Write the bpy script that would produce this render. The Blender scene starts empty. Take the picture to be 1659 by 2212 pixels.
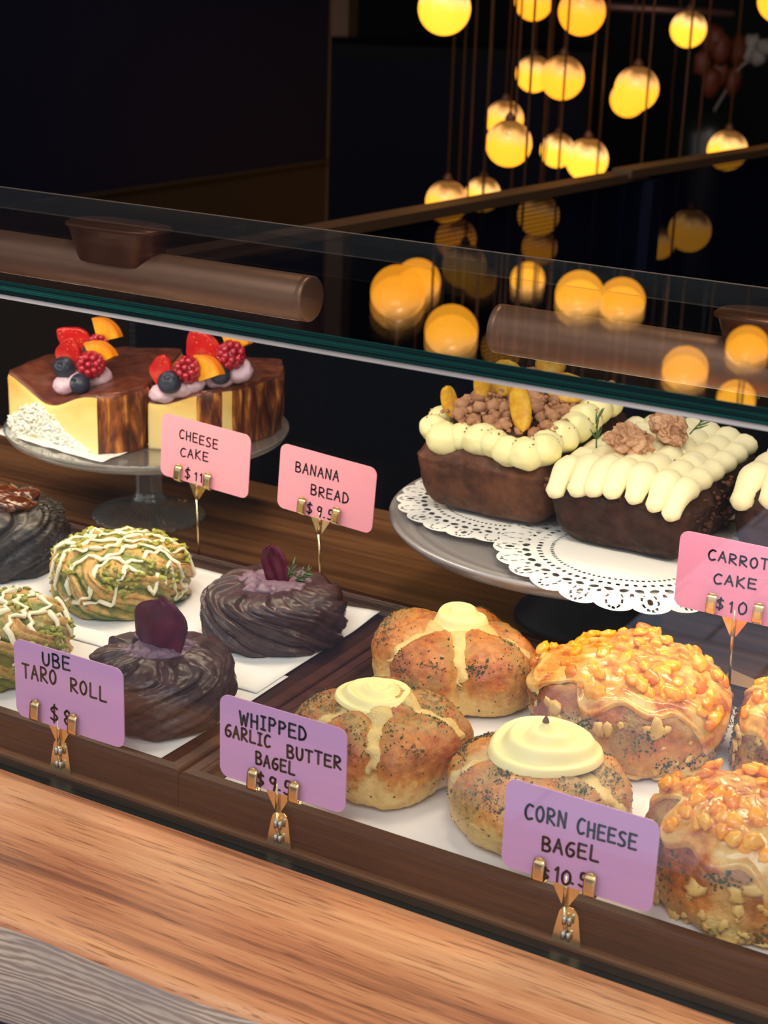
import bpy, bmesh, math, random
from mathutils import Vector, Matrix, noise

PI = math.pi
random.seed(11)
SC = bpy.context.scene
COL = SC.collection

# ------------------------------------------------------------------ camera
CAM = Vector((0.39223, -0.70788, 0.50601))
AX_R = Vector((0.86409, 0.50225, 0.03307))
AX_U = Vector((-0.19094, 0.26630, 0.94479))
AX_B = Vector((0.46571, -0.82270, 0.32600))
FPX = 3600.0
cam_data = bpy.data.cameras.new('camera')
cam_data.sensor_fit = 'VERTICAL'
cam_data.sensor_height = 36.0
cam_data.lens = FPX / 2212.0 * 36.0
cam_data.clip_start = 0.02
cam_data.dof.use_dof = True
cam_data.dof.focus_distance = 1.06
cam_data.dof.aperture_fstop = 15.0
cam = bpy.data.objects.new('camera', cam_data)
COL.objects.link(cam)
cam.matrix_world = Matrix(((AX_R.x, AX_U.x, AX_B.x, CAM.x),
                           (AX_R.y, AX_U.y, AX_B.y, CAM.y),
                           (AX_R.z, AX_U.z, AX_B.z, CAM.z),
                           (0, 0, 0, 1)))
SC.camera = cam

def ray(u, v):
    return AX_R * ((u - 829.5) / FPX) - AX_U * ((v - 1106.0) / FPX) - AX_B
def at_y(u, v, y):            # point of the photo's line of sight on a vertical plane y
    r = ray(u, v); return CAM + r * ((y - CAM.y) / r.y)
def at_z(u, v, z):            # ... on a horizontal plane z
    r = ray(u, v); return CAM + r * ((z - CAM.z) / r.z)
def at_d(u, v, d):
    return CAM + ray(u, v) * d

# ------------------------------------------------------------------ light
SC.view_settings.view_transform = 'Standard'
SC.view_settings.look = 'None'
SC.view_settings.gamma = 1.0
SC.view_settings.use_curve_mapping = False
SC.view_settings.exposure = -0.12
SC.cycles.use_denoising = True
SC.cycles.max_bounces = 14
SC.cycles.transparent_max_bounces = 24
SC.cycles.caustics_reflective = False
SC.cycles.caustics_refractive = False
world = bpy.data.worlds.new('overcast_sky')
SC.world = world
world.use_nodes = True
bg = world.node_tree.nodes['Background']
bg.inputs['Color'].default_value = (0.92, 0.96, 1.0, 1)
bg.inputs['Strength'].default_value = 1.0

def area(name, loc, target, sx, sy, power, color, spread=PI):
    l = bpy.data.lights.new(name, 'AREA')
    l.shape = 'RECTANGLE'; l.size = sx; l.size_y = sy
    l.energy = power; l.color = color; l.spread = spread
    o = bpy.data.objects.new(name, l); COL.objects.link(o)
    o.location = loc
    o.rotation_euler = (Vector(target) - Vector(loc)).to_track_quat('-Z', 'Y').to_euler()
    return o
# bright gap of open sky high over the street, in front of the counter
area('sky_opening', (0.5, -2.3, 3.0), (0.0, 0.1, 0.0), 2.6, 1.6, 70, (1.0, 0.97, 0.93))
# warm ceiling downlight of the shop, over the counter
area('ceiling_downlight', (-0.25, 0.9, 2.1), (-0.2, 0.35, 0.0), 0.5, 0.3, 18, (1.0, 0.78, 0.55))

# ------------------------------------------------------------------ helpers
def lin(r, g, b, k=1.0):
    def f(c):
        c /= 255.0
        return (c / 12.92 if c <= 0.04045 else ((c + 0.055) / 1.055) ** 2.4) * k
    return (f(r), f(g), f(b), 1.0)
def sstep(a, b, x):
    t = max(0.0, min(1.0, (x - a) / (b - a))); return t * t * (3 - 2 * t)
def nz(p, s, off=0.0):
    return noise.noise(Vector((p[0] * s + off, p[1] * s + off * .7, p[2] * s - off)))
def fbm(p, s, off=0.0, o=3):
    v = 0; a = 1
    for i in range(o):
        v += a * nz(p, s, off + i * 7.3); s *= 2.1; a *= .5
    return v

def node(nt, typ, ins=None, **attrs):
    nd = nt.nodes.new(typ)
    for k, v in attrs.items(): setattr(nd, k, v)
    for k, v in (ins or {}).items():
        s = nd.inputs[k]
        if isinstance(v, bpy.types.NodeSocket): nt.links.new(v, s)
        else: s.default_value = v
    return nd
def ramp(nt, fac, stops, interp='LINEAR'):
    nd = nt.nodes.new('ShaderNodeValToRGB'); cr = nd.color_ramp; cr.interpolation = interp
    while len(cr.elements) < len(stops): cr.elements.new(0.5)
    for e, (p, c) in zip(cr.elements, stops):
        e.position = p; e.color = c if isinstance(c, tuple) else (c, c, c, 1)
    nt.links.new(fac, nd.inputs[0]); return nd.outputs[0]
def mixc(nt, fac, a, b, mode='MIX'):
    nd = nt.nodes.new('ShaderNodeMix'); nd.data_type = 'RGBA'; nd.blend_type = mode
    for s, v in ((nd.inputs[0], fac), (nd.inputs[6], a), (nd.inputs[7], b)):
        if isinstance(v, bpy.types.NodeSocket): nt.links.new(v, s)
        else: s.default_value = v
    return nd.outputs[2]
def math_n(nt, op, a, b=0.0, c=0.0, clamp=False):
    nd = nt.nodes.new('ShaderNodeMath'); nd.operation = op; nd.use_clamp = clamp
    for s, v in zip(nd.inputs, (a, b, c)):
        if isinstance(v, bpy.types.NodeSocket): nt.links.new(v, s)
        else: s.default_value = v
    return nd.outputs[0]
def coords(nt, scale=(1, 1, 1), rot=(0, 0, 0), loc=(0, 0, 0)):
    tc = nt.nodes.new('ShaderNodeTexCoord')
    mp = node(nt, 'ShaderNodeMapping', {'Vector': tc.outputs['Object'], 'Scale': scale, 'Rotation': rot, 'Location': loc})
    return mp.outputs[0]
def noise_n(nt, vec, scale, detail=3, rough=.55, dist=0.0):
    return node(nt, 'ShaderNodeTexNoise', {'Vector': vec, 'Scale': scale, 'Detail': detail, 'Roughness': rough, 'Distortion': dist}).outputs[0]
def bump_n(nt, h, strength, dist=0.001):
    return node(nt, 'ShaderNodeBump', {'Height': h, 'Strength': strength, 'Distance': dist}).outputs[0]
def newmat(name):
    m = bpy.data.materials.new(name); m.use_nodes = True
    nt = m.node_tree
    return m, nt, nt.nodes['Principled BSDF']
def setp(nt, p, **kw):
    names = {'col': 'Base Color', 'rough': 'Roughness', 'metal': 'Metallic', 'spec': 'Specular IOR Level', 'coat': 'Coat Weight',
             'coat_rough': 'Coat Roughness', 'sss': 'Subsurface Weight', 'sss_scale': 'Subsurface Scale', 'normal': 'Normal',
             'emit': 'Emission Color', 'emit_s': 'Emission Strength', 'alpha': 'Alpha', 'trans': 'Transmission Weight', 'ior': 'IOR'}
    for k, v in kw.items():
        s = p.inputs[names[k]]
        if isinstance(v, bpy.types.NodeSocket): nt.links.new(v, s)
        else: s.default_value = v
def plain(name, col, rough=.5, metal=0, bump=0, bscale=300, vary=0, **kw):
    m, nt, p = newmat(name)
    setp(nt, p, col=col, rough=rough, metal=metal, **kw)
    if bump or vary:
        vec = coords(nt); n = noise_n(nt, vec, bscale, 4)
        if bump: setp(nt, p, normal=bump_n(nt, n, bump))
        if vary:
            n2 = noise_n(nt, vec, bscale * .3, 4)
            d = tuple(c * (1 - vary) for c in col[:3]) + (1,)
            l = tuple(min(1, c * (1 + vary)) for c in col[:3]) + (1,)
            setp(nt, p, col=ramp(nt, n2, [(.3, d), (.7, l)]))
    return m

class MB:
    """collects vertices and faces of ONE mesh object"""
    def __init__(self): self.v = []; self.f = []; self.mi = []; self.mask = {}
    def add(self, vs, fs, mi=0, M=None, mask=None):
        b = len(self.v)
        for i, p in enumerate(vs):
            p = Vector(p)
            self.v.append(M @ p if M else p)
            if mask is not None: self.mask[b + i] = mask[i] if isinstance(mask, list) else mask
        for f in fs:
            self.f.append([b + i for i in f]); self.mi.append(mi)
        return self
    def grid(self, fn, nu, nv, mi=0, close_u=False, cap0=False, cap1=False, M=None, mfn=None):
        vs = []; mk = []
        for j in range(nv + 1):
            for i in range(nu if close_u else nu + 1):
                u, v = i / nu, j / nv
                p = fn(u, v); vs.append(p)
                if mfn: mk.append(mfn(u, v, p))
        w = nu if close_u else nu + 1
        fs = []
        for j in range(nv):
            for i in range(nu):
                a = j * w + i; b = j * w + (i + 1) % w
                fs.append((a, b, b + w, a + w))
        if cap0: fs.append(tuple(range(w))[::-1])
        if cap1: fs.append(tuple(range(nv * w, nv * w + w)))
        return self.add(vs, fs, mi, M, mk if mfn else None)
    def box(self, x0, x1, y0, y1, z0, z1, mi=0, M=None):
        vs = [(x0, y0, z0), (x1, y0, z0), (x1, y1, z0), (x0, y1, z0), (x0, y0, z1), (x1, y0, z1), (x1, y1, z1), (x0, y1, z1)]
        return self.add(vs, [(0, 3, 2, 1), (4, 5, 6, 7), (0, 1, 5, 4), (1, 2, 6, 5), (2, 3, 7, 6), (3, 0, 4, 7)], mi, M)
    def tube(self, path, rad, n=8, mi=0, flat=1.0, M=None, mask=None):
        path = [Vector(p) for p in path]
        rs = rad if isinstance(rad, (list, tuple)) else [rad] * len(path)
        vs = []; up = None
        for i, p in enumerate(path):
            t = (path[min(i + 1, len(path) - 1)] - path[max(i - 1, 0)])
            t = t.normalized() if t.length > 1e-9 else Vector((0, 0, 1))
            if up is None: up = t.orthogonal().normalized() if abs(t.z) > .95 else Vector((0, 0, 1))
            s = t.cross(up); s = s.normalized() if s.length > 1e-6 else t.orthogonal().normalized()
            w = s.cross(t).normalized()
            for k in range(n):
                a = 2 * PI * k / n
                vs.append(p + s * (math.cos(a) * rs[i]) + w * (math.sin(a) * rs[i] * flat))
        fs = []
        m = len(path)
        for i in range(m - 1):
            for k in range(n):
                fs.append((i * n + k, i * n + (k + 1) % n, (i + 1) * n + (k + 1) % n, (i + 1) * n + k))
        fs.append(tuple(range(n))[::-1]); fs.append(tuple(range((m - 1) * n, m * n)))
        return self.add(vs, fs, mi, M, mask)
    def lathe(self, prof, n=48, mi=0, M=None, fn=None):
        vs = []
        for (r, z) in prof:
            for k in range(n):
                a = 2 * PI * k / n
                rr, zz = (r, z) if fn is None else fn(a, r, z)
                vs.append((rr * math.cos(a), rr * math.sin(a), zz))
        fs = []
        m = len(prof)
        for i in range(m - 1):
            for k in range(n):
                fs.append((i * n + k, i * n + (k + 1) % n, (i + 1) * n + (k + 1) % n, (i + 1) * n + k))
        if prof[0][0] > 1e-6: fs.append(tuple(range(n))[::-1])
        if prof[-1][0] > 1e-6: fs.append(tuple(range((m - 1) * n, m * n)))
        return self.add(vs, fs, mi, M)
    def blob(self, c, r, disp=0.0, s=20, sub=2, mi=0, seed=0.0, M=None, mask=None, fn=None):
        vs0, fs0 = ICO[sub]
        r = (r, r, r) if isinstance(r, (int, float)) else r
        vs = []
        for p in vs0:
            k = 1 + disp * fbm(p, s, seed, 2) if disp else 1
            q = Vector((p.x * r[0] * k, p.y * r[1] * k, p.z * r[2] * k))
            if fn: q = fn(p, q)
            vs.append((M @ q if M else q) + Vector(c))
        return self.add(vs, fs0, mi, None, mask)
    def prism(self, pts, z0, z1, mi=0, M=None):
        n = len(pts)
        vs = [(p[0], p[1], z0) for p in pts] + [(p[0], p[1], z1) for p in pts]
        fs = [tuple(range(n))[::-1], tuple(range(n, 2 * n))] + [(i, (i + 1) % n, n + (i + 1) % n, n + i) for i in range(n)]
        return self.add(vs, fs, mi, M)
    def build(self, name, mats, parent=None, loc=(0, 0, 0), smooth=True, bevel=0, rot=None):
        me = bpy.data.meshes.new(name)
        me.from_pydata([tuple(p) for p in self.v], [], self.f)
        mats = mats if isinstance(mats, (list, tuple)) else [mats]
        for m in mats: me.materials.append(m)
        me.polygons.foreach_set('material_index', self.mi)
        if smooth: me.polygons.foreach_set('use_smooth', [True] * len(me.polygons))
        if self.mask:
            at = me.color_attributes.new('mask', 'FLOAT_COLOR', 'POINT')
            for i in range(len(self.v)):
                c = self.mask.get(i, (0, 0, 0))
                at.data[i].color = (c[0], c[1], c[2], 1)
        bm = bmesh.new(); bm.from_mesh(me)
        bmesh.ops.remove_doubles(bm, verts=bm.verts, dist=1e-7)
        bmesh.ops.recalc_face_normals(bm, faces=bm.faces)
        bm.to_mesh(me); bm.free()
        me.update()
        o = bpy.data.objects.new(name, me); COL.objects.link(o)
        o.location = loc
        if rot: o.rotation_euler = rot
        if parent: o.parent = parent
        if bevel:
            b = o.modifiers.new('bevel', 'BEVEL'); b.width = bevel; b.segments = 2; b.limit_method = 'ANGLE'; b.harden_normals = False
        return o
ICO = {}
for _s in (1, 2, 3, 4, 5):
    _b = bmesh.new(); bmesh.ops.create_icosphere(_b, subdivisions=_s, radius=1.0)
    _b.verts.ensure_lookup_table()
    ICO[_s] = ([v.co.copy() for v in _b.verts], [tuple(v.index for v in f.verts) for f in _b.faces]); _b.free()

def tag(o, label, cat, group=None, kind=None):
    o['label'] = label; o['category'] = cat
    if group: o['group'] = group
    if kind: o['kind'] = kind
    return o
def thing(name, label, cat, loc=(0, 0, 0), rz=0, group=None):
    o = bpy.data.objects.new(name, None); COL.objects.link(o)
    o.empty_display_size = .02
    o.location = loc; o.rotation_euler = (0, 0, rz)
    return tag(o, label, cat, group)
def struct(o):
    o['kind'] = 'structure'; return o
def copy_part(src, parent, loc, rot=None, scale=None):
    c = src.copy(); COL.objects.link(c); c.parent = parent; c.location = loc
    if rot: c.rotation_euler = rot
    if scale: c.scale = scale
    return c

# ------------------------------------------------------------------ materials
def wood_mat(name, cols, stretch, rough, seed=0.0, pore=.5, rot=0.0, coat=0.0, fine=1.0, spec=.5):
    m, nt, p = newmat(name)
    v1 = coords(nt, (stretch[0], stretch[1], stretch[1]), (0, 0, rot), (seed, seed * 1.7, 0))
    n1 = noise_n(nt, v1, 1.0, 5, .6, .6)
    v2 = coords(nt, (stretch[0] * 4, stretch[1] * 7, stretch[1] * 7), (0, 0, rot), (seed, 0, 0))
    n2 = noise_n(nt, v2, 1.0, 4, .65, .4)
    s = math_n(nt, 'ADD', math_n(nt, 'MULTIPLY', n1, .72), math_n(nt, 'MULTIPLY', n2, .28))
    c = ramp(nt, s, cols)
    v3 = coords(nt, (stretch[0] * 38 * fine, stretch[1] * 36 * fine, stretch[1] * 36 * fine), (0, 0, rot))
    n3 = noise_n(nt, v3, 1.0, 2, .5)
    pm = ramp(nt, n3, [(.57, 0.0), (.68, 1.0)])
    c = mixc(nt, math_n(nt, 'MULTIPLY', pm, pore), c, mixc(nt, 1.0, c, (.38, .30, .26, 1), 'MULTIPLY'))
    setp(nt, p, col=c, rough=rough, coat=coat, coat_rough=.15, spec=spec, normal=bump_n(nt, math_n(nt, 'SUBTRACT', n2, math_n(nt, 'MULTIPLY', pm, .3)), .12, .0006))
    return m
M_COUNTER = wood_mat('counter_wood', [(.33, lin(112, 64, 42)), (.41, lin(146, 88, 58)), (.47, lin(194, 126, 84)), (.54, lin(208, 144, 98)), (.62, lin(222, 162, 114)), (.72, lin(204, 138, 92))],
                     (.9, 22), .45, 3.1, .8, -0.015)
M_WALNUT = wood_mat('walnut_platform', [(.30, lin(58, 34, 20)), (.45, lin(98, 62, 38)), (.56, lin(136, 92, 58)), (.70, lin(166, 120, 80))],
                    (1.2, 22), .34, 8.3, .4, 0.02)
M_TRAY = wood_mat('tray_wood', [(.30, lin(26, 9, 7)), (.5, lin(46, 18, 13)), (.7, lin(68, 31, 21))], (3, 60), .4, 2.2, .25, 0, .0, 1.0, .25)
M_DARKWOOD = wood_mat('dark_floor_wood', [(.3, lin(20, 14, 11)), (.7, lin(38, 26, 20))], (1, 12), .5, 1.1, .3)

def live_edge_mat():
    m, nt, p = newmat('weathered_live_edge')
    v = coords(nt, (3.0, 1, 17), (0, 0.16, 0))
    w = node(nt, 'ShaderNodeTexWave', {'Vector': v, 'Scale': 4.6, 'Distortion': 14.0, 'Detail': 4.0, 'Detail Scale': .7, 'Detail Roughness': .6}, wave_type='BANDS', bands_direction='Z').outputs[1]
    n = noise_n(nt, coords(nt, (9, 9, 22)), 1.0, 5)
    c = ramp(nt, w, [(.0, lin(142, 116, 98)), (.5, lin(170, 144, 124)), (1, lin(194, 170, 148))])
    c = mixc(nt, ramp(nt, n, [(.42, 0.0), (.62, 0.75)]), c, lin(150, 132, 122))
    sp = noise_n(nt, coords(nt, (60, 60, 60)), 1.0, 2)
    c = mixc(nt, ramp(nt, sp, [(.74, 0.0), (.78, .8)]), c, lin(60, 46, 40))
    setp(nt, p, col=c, rough=.75, normal=bump_n(nt, w, .35, .001))
    return m
M_LIVE = live_edge_mat()

def glass_thin(name, tint, f0, gloss_rough=0.0, power=5.0):
    m = bpy.data.materials.new(name); m.use_nodes = True
    nt = m.node_tree; nt.nodes.clear()
    out = nt.nodes.new('ShaderNodeOutputMaterial')
    tr = node(nt, 'ShaderNodeBsdfTransparent', {'Color': tint})
    gl = node(nt, 'ShaderNodeBsdfGlossy', {'Color': (1, 1, 1, 1), 'Roughness': gloss_rough})
    fac = node(nt, 'ShaderNodeLayerWeight', {'Blend': .5}).outputs['Facing']
    f = math_n(nt, 'ADD', math_n(nt, 'MULTIPLY', math_n(nt, 'POWER', fac, power), 1 - f0), f0)
    mx = node(nt, 'ShaderNodeMixShader', {0: f, 1: tr.outputs[0], 2: gl.outputs[0]})
    nt.links.new(mx.outputs[0], out.inputs[0])
    return m
M_GLASS = glass_thin('clear_glass', (.985, .995, .99, 1), .045)
M_GLASS_TOP = glass_thin('clear_top_glass', (.97, .985, .98, 1), .06)
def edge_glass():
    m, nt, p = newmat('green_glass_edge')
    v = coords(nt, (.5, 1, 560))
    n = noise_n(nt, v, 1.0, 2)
    c = ramp(nt, n, [(.38, lin(2, 10, 14)), (.5, lin(5, 34, 34)), (.60, lin(14, 76, 64)), (.72, lin(60, 130, 116))])  # light and dark bands painted in for reflections inside the glass
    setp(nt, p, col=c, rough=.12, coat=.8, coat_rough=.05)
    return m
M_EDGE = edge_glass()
M_SEAM = plain('polished_pane_lip', lin(186, 174, 166), .25, 0, vary=.3, bscale=14)
M_BLACK = plain('black_channel', lin(18, 22, 20), .35)
def pressed_glass():
    m = glass_thin('stand_glass', (.90, .91, .92, 1), .09, .06, 2.2)
    nt = m.node_tree; out = [n for n in nt.nodes if n.type == 'OUTPUT_MATERIAL'][0]
    src = out.inputs[0].links[0].from_socket
    d = node(nt, 'ShaderNodeBsdfTranslucent', {'Color': (.7, .72, .75, 1)}); d2 = node(nt, 'ShaderNodeBsdfDiffuse', {'Color': (.55, .56, .58, 1)})
    a = node(nt, 'ShaderNodeMixShader', {0: .5, 1: d.outputs[0], 2: d2.outputs[0]})
    mx = node(nt, 'ShaderNodeMixShader', {0: .22, 1: src, 2: a.outputs[0]})
    nt.links.new(mx.outputs[0], out.inputs[0]); return m
M_STANDGLASS = pressed_glass()
M_GOLD = plain('brass', lin(238, 208, 156), .2, 1.0)
M_STEEL = plain('bright_clip_steel', lin(190, 200, 205), .12, 1.0)
M_PAPER = plain('white_parchment', lin(230, 229, 231), .6, bump=.15, bscale=60)
M_DOILY = plain('white_paper_lace', lin(246, 245, 244), .7)
M_PEWTER = plain('pewter', lin(176, 172, 176), .32, .45, bump=.03, bscale=90)
M_SLATE = plain('black_slate_foot', lin(26, 29, 38), .55, bump=.3, bscale=260, vary=.3)
M_INK = plain('black_marker_ink', lin(24, 20, 30), .5)
M_CARD_PINK = plain('pink_card', lin(243, 160, 176), .45)
M_CARD_PINK_HAZED = plain('pink_card_hazed', lin(206, 154, 202), .45)  # pink card with the reflected bluish haze mixed into its colour
M_CARD_ROSE = plain('rose_card', lin(206, 134, 172), .45)
M_COPPER = plain('copper_tube', lin(178, 132, 108), .36, .55, bump=.12, bscale=1400)
M_COPPER_CAP = plain('copper_end_cap', lin(128, 80, 56), .28, .5)
M_NAVY = plain('navy_lacquer', lin(7, 11, 30), .55, spec=.12)
M_BLACKWALL = plain('black_wall', lin(9, 9, 12), .7, spec=.2)
M_BROWNPANEL = plain('brown_panel', lin(34, 24, 18), .6, vary=.25, bscale=8, spec=.2)
M_TRIMWOOD = plain('tan_post', lin(128, 92, 68), .5, vary=.15, bscale=10)
M_EDGETRIM = plain('dark_edge_trim', lin(64, 46, 36), .5)
M_BRONZE = plain('bronze_handrail', lin(92, 66, 48), .45, .5)

def cream_mat(name, col, rough=.42):
    m, nt, p = newmat(name)
    v = coords(nt); n = noise_n(nt, v, 140, 3)
    setp(nt, p, col=col, rough=rough, sss=.25, sss_scale=.004, normal=bump_n(nt, n, .10, .0006))
    p.inputs['Subsurface Radius'].default_value = (1.0, .7, .35)
    return m
M_BUTTER = cream_mat('whipped_butter', lin(249, 235, 168))
M_FROST = cream_mat('cream_cheese_frosting', lin(249, 238, 196), .5)
M_BANCREAM = cream_mat('banana_cream', lin(247, 238, 178))
M_LAV = cream_mat('lavender_cream', lin(116, 90, 110), .5)
M_ICING = cream_mat('white_icing', lin(246, 236, 206), .35)

def dough_mat(name, pale, gold, brown, herb=lin(48, 58, 26), herb_amt=1.0, rough=.42, speck=900, coat=.15, paste=lin(176, 146, 82)):
    m, nt, p = newmat(name)
    a = node(nt, 'ShaderNodeAttribute', attribute_name='mask')
    sep = node(nt, 'ShaderNodeSeparateColor', {0: a.outputs['Color']})
    v = coords(nt)
    n = noise_n(nt, v, 38, 5, .6)
    nb = noise_n(nt, v, 170, 4, .65)
    fac = math_n(nt, 'ADD', sep.outputs[0], math_n(nt, 'MULTIPLY', math_n(nt, 'SUBTRACT', n, .5), .9))
    fac = math_n(nt, 'ADD', fac, math_n(nt, 'MULTIPLY', math_n(nt, 'SUBTRACT', nb, .5), 1.3), clamp=True)
    c = ramp(nt, fac, [(.05, pale), (.5, gold), (.95, brown)])
    patch = math_n(nt, 'MULTIPLY', ramp(nt, noise_n(nt, v, 75, 5, .7), [(.40, 0.0), (.52, 1.0)]), math_n(nt, 'MULTIPLY', sep.outputs[1], .85 * min(1.0, herb_amt)))
    c = mixc(nt, patch, c, paste)
    n2 = noise_n(nt, v, speck * .35, 3, .7)
    th = math_n(nt, 'SUBTRACT', 1.0, math_n(nt, 'MULTIPLY', sep.outputs[1], .50 * herb_amt))
    hm = math_n(nt, 'GREATER_THAN', n2, th)
    hm = math_n(nt, 'MULTIPLY', hm, .7)
    hc = ramp(nt, noise_n(nt, v, 160, 2), [(.4, herb), (.65, lin(128, 104, 44))])
    c = mixc(nt, hm, c, hc)
    c = mixc(nt, math_n(nt, 'MULTIPLY', sep.outputs[2], .9), c, lin(238, 214, 140))
    n3 = noise_n(nt, v, 420, 4, .7)
    setp(nt, p, col=c, rough=rough, coat=coat, coat_rough=.3, sss=.06, sss_scale=.003,
         normal=bump_n(nt, math_n(nt, 'ADD', math_n(nt, 'ADD', n3, nb), math_n(nt, 'ADD', patch, math_n(nt, 'MULTIPLY', hm, .6))), .6, .0016))
    return m
M_BAGEL = dough_mat('garlic_bagel_crust', lin(232, 196, 122), lin(212, 130, 48), lin(164, 72, 22), herb=lin(74, 78, 36), coat=.22)
M_CORNDOUGH = dough_mat('cheese_bagel_crust', lin(224, 182, 108), lin(202, 124, 50), lin(142, 70, 26))
M_PIST = dough_mat('pistachio_dough', lin(104, 116, 44), lin(216, 168, 96), lin(188, 106, 54), lin(110, 120, 40), .35, .42, paste=lin(140, 146, 60))
def swirl_dark(name, base, hi, rough, coat, spec=.5, bump=.3):
    m, nt, p = newmat(name)
    v = coords(nt); n = noise_n(nt, v, 60, 5, .65); n3 = noise_n(nt, v, 380, 4, .7)
    setp(nt, p, col=ramp(nt, n, [(.3, base), (.75, hi)]), rough=ramp(nt, noise_n(nt, v, 90, 3), [(.35, rough * .7), (.7, min(1, rough * 1.5))]), coat=coat, coat_rough=.22, spec=spec,
         normal=bump_n(nt, math_n(nt, 'ADD', n, math_n(nt, 'MULTIPLY', n3, .4)), bump, .0014))
    return m
M_UBE = swirl_dark('ube_dough', lin(36, 18, 19), lin(74, 46, 48), .38, .12, .4, .16)
M_SESAME = swirl_dark('black_sesame_dough', lin(16, 12, 11), lin(48, 36, 30), .5, .1)
M_CARAMEL = swirl_dark('caramel_glaze', lin(40, 16, 8), lin(112, 50, 18), .16, .6)
M_BEET = swirl_dark('beet_chip', lin(52, 3, 26), lin(104, 8, 46), .42, .0, .3)
M_LOAF = swirl_dark('banana_loaf_crust', lin(58, 32, 22), lin(112, 68, 46), .6, .0, .3)
M_CARROTLOAF = swirl_dark('carrot_loaf_crust', lin(30, 16, 14), lin(66, 38, 32), .65, .0, .25)
M_CRUMBIN = swirl_dark('torn_cake_crumb', lin(50, 24, 16), lin(104, 56, 34), .85, 0)
M_CRUMBLE = swirl_dark('brown_crumble', lin(144, 94, 62), lin(206, 154, 116), .8, 0)
M_WALNUTKERNEL = swirl_dark('walnut_kernel', lin(140, 88, 58), lin(226, 180, 140), .45, .05)
def cheese_mat():
    m, nt, p = newmat('melted_cheese')
    v = coords(nt); n = noise_n(nt, v, 70, 4, .6)
    c = ramp(nt, n, [(.36, lin(176, 92, 36)), (.48, lin(214, 150, 66)), (.62, lin(224, 186, 106))])
    setp(nt, p, col=c, rough=.25, coat=.35, coat_rough=.1, sss=.2, sss_scale=.004, normal=bump_n(nt, n, .25, .0015))
    return m
M_CHEESE = cheese_mat()
def corn_mat():
    m, nt, p = newmat('roasted_corn')
    oi = node(nt, 'ShaderNodeObjectInfo')
    c = ramp(nt, oi.outputs['Random'], [(0, lin(214, 116, 28)), (.2, lin(240, 146, 14)), (.6, lin(250, 170, 22)), (1, lin(244, 180, 58))])
    n = noise_n(nt, coords(nt), 160, 3)
    c = mixc(nt, ramp(nt, n, [(.6, 0.0), (.75, .7)]), c, lin(170, 74, 22))
    setp(nt, p, col=c, rough=.24, coat=.4, coat_rough=.1, sss=.15, sss_scale=.003)
    return m
M_CORN = corn_mat()
M_PISTNUT = plain('chopped_pistachio', lin(150, 150, 58), .6, vary=.5, bscale=500)
M_HERB = plain('dried_parsley', lin(62, 72, 38), .7, vary=.4, bscale=500)
M_ROSEMARY = plain('rosemary_needle', lin(78, 104, 62), .5)
def chip_mat():
    m, nt, p = newmat('banana_chip')
    v = coords(nt); n = noise_n(nt, v, 120, 4)
    setp(nt, p, col=ramp(nt, n, [(.35, lin(208, 142, 18)), (.6, lin(228, 184, 50)), (.8, lin(232, 202, 96))]), rough=.4, sss=.2, sss_scale=.003)
    return m
M_CHIP = chip_mat()
def cake_mat():
    m, nt, p = newmat('cheesecake_cut_face')
    v = coords(nt); n = noise_n(nt, v, 26, 4)
    tc = nt.nodes.new('ShaderNodeTexCoord'); sp = node(nt, 'ShaderNodeSeparateXYZ', {0: tc.outputs['Object']})
    f = math_n(nt, 'ADD', math_n(nt, 'MULTIPLY', sp.outputs[2], 14.0), math_n(nt, 'MULTIPLY', n, .5))
    c = ramp(nt, f, [(.2, lin(250, 228, 170)), (.7, lin(250, 222, 140)), (1.0, lin(240, 188, 92))])
    pit = noise_n(nt, v, 330, 2)
    c = mixc(nt, ramp(nt, pit, [(.72, 0.0), (.77, .7)]), c, lin(200, 140, 60))
    setp(nt, p, col=c, rough=.5, sss=.2, sss_scale=.005, normal=bump_n(nt, pit, .2, .0008))
    return m
M_CAKE = cake_mat()
def crust_mat():
    m, nt, p = newmat('burnt_crust')
    v = coords(nt, (90, 90, 22)); n = noise_n(nt, v, 1.0, 5, .6, .5)
    c = ramp(nt, n, [(.36, lin(62, 27, 14)), (.47, lin(104, 50, 22)), (.55, lin(160, 88, 36)), (.66, lin(226, 158, 76))])
    setp(nt, p, col=c, rough=.5, normal=bump_n(nt, n, .4, .002))
    return m
M_CRUST = crust_mat()
M_CAKETOP = swirl_dark('caramelised_top', lin(70, 30, 26), lin(132, 66, 40), .4, .25)
def strawberry_mat():
    m, nt, p = newmat('strawberry')
    v = coords(nt)
    vo = node(nt, 'ShaderNodeTexVoronoi', {'Vector': v, 'Scale': 330.0}).outputs['Distance']
    n = noise_n(nt, v, 60, 2)
    c = ramp(nt, n, [(.35, lin(196, 20, 28)), (.55, lin(226, 44, 40)), (.75, lin(238, 110, 86))])
    c = mixc(nt, ramp(nt, vo, [(.12, .8), (.2, 0.0)]), c, lin(236, 170, 90))
    setp(nt, p, col=c, rough=.22, coat=.4, sss=.15, sss_scale=.003, normal=bump_n(nt, vo, .3, .0008))
    return m
M_STRAW = strawberry_mat()
M_STRAWIN = plain('strawberry_flesh', lin(240, 120, 104), .25, vary=.25, bscale=120)
M_RASP = plain('raspberry', lin(176, 18, 44), .15, coat=.6, sss=.2, sss_scale=.003)
M_BLUE = plain('blueberry', lin(46, 52, 70), .42, vary=.4, bscale=160)
M_ORANGE = plain('orange_flesh', lin(248, 168, 26), .25, vary=.2, bscale=400, sss=.25, sss_scale=.004)
M_RIND = plain('orange_rind', lin(246, 140, 14), .35, bump=.2, bscale=700)
M_COCO = plain('white_shavings', lin(250, 246, 234), .7, vary=.06, bscale=300)

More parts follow.
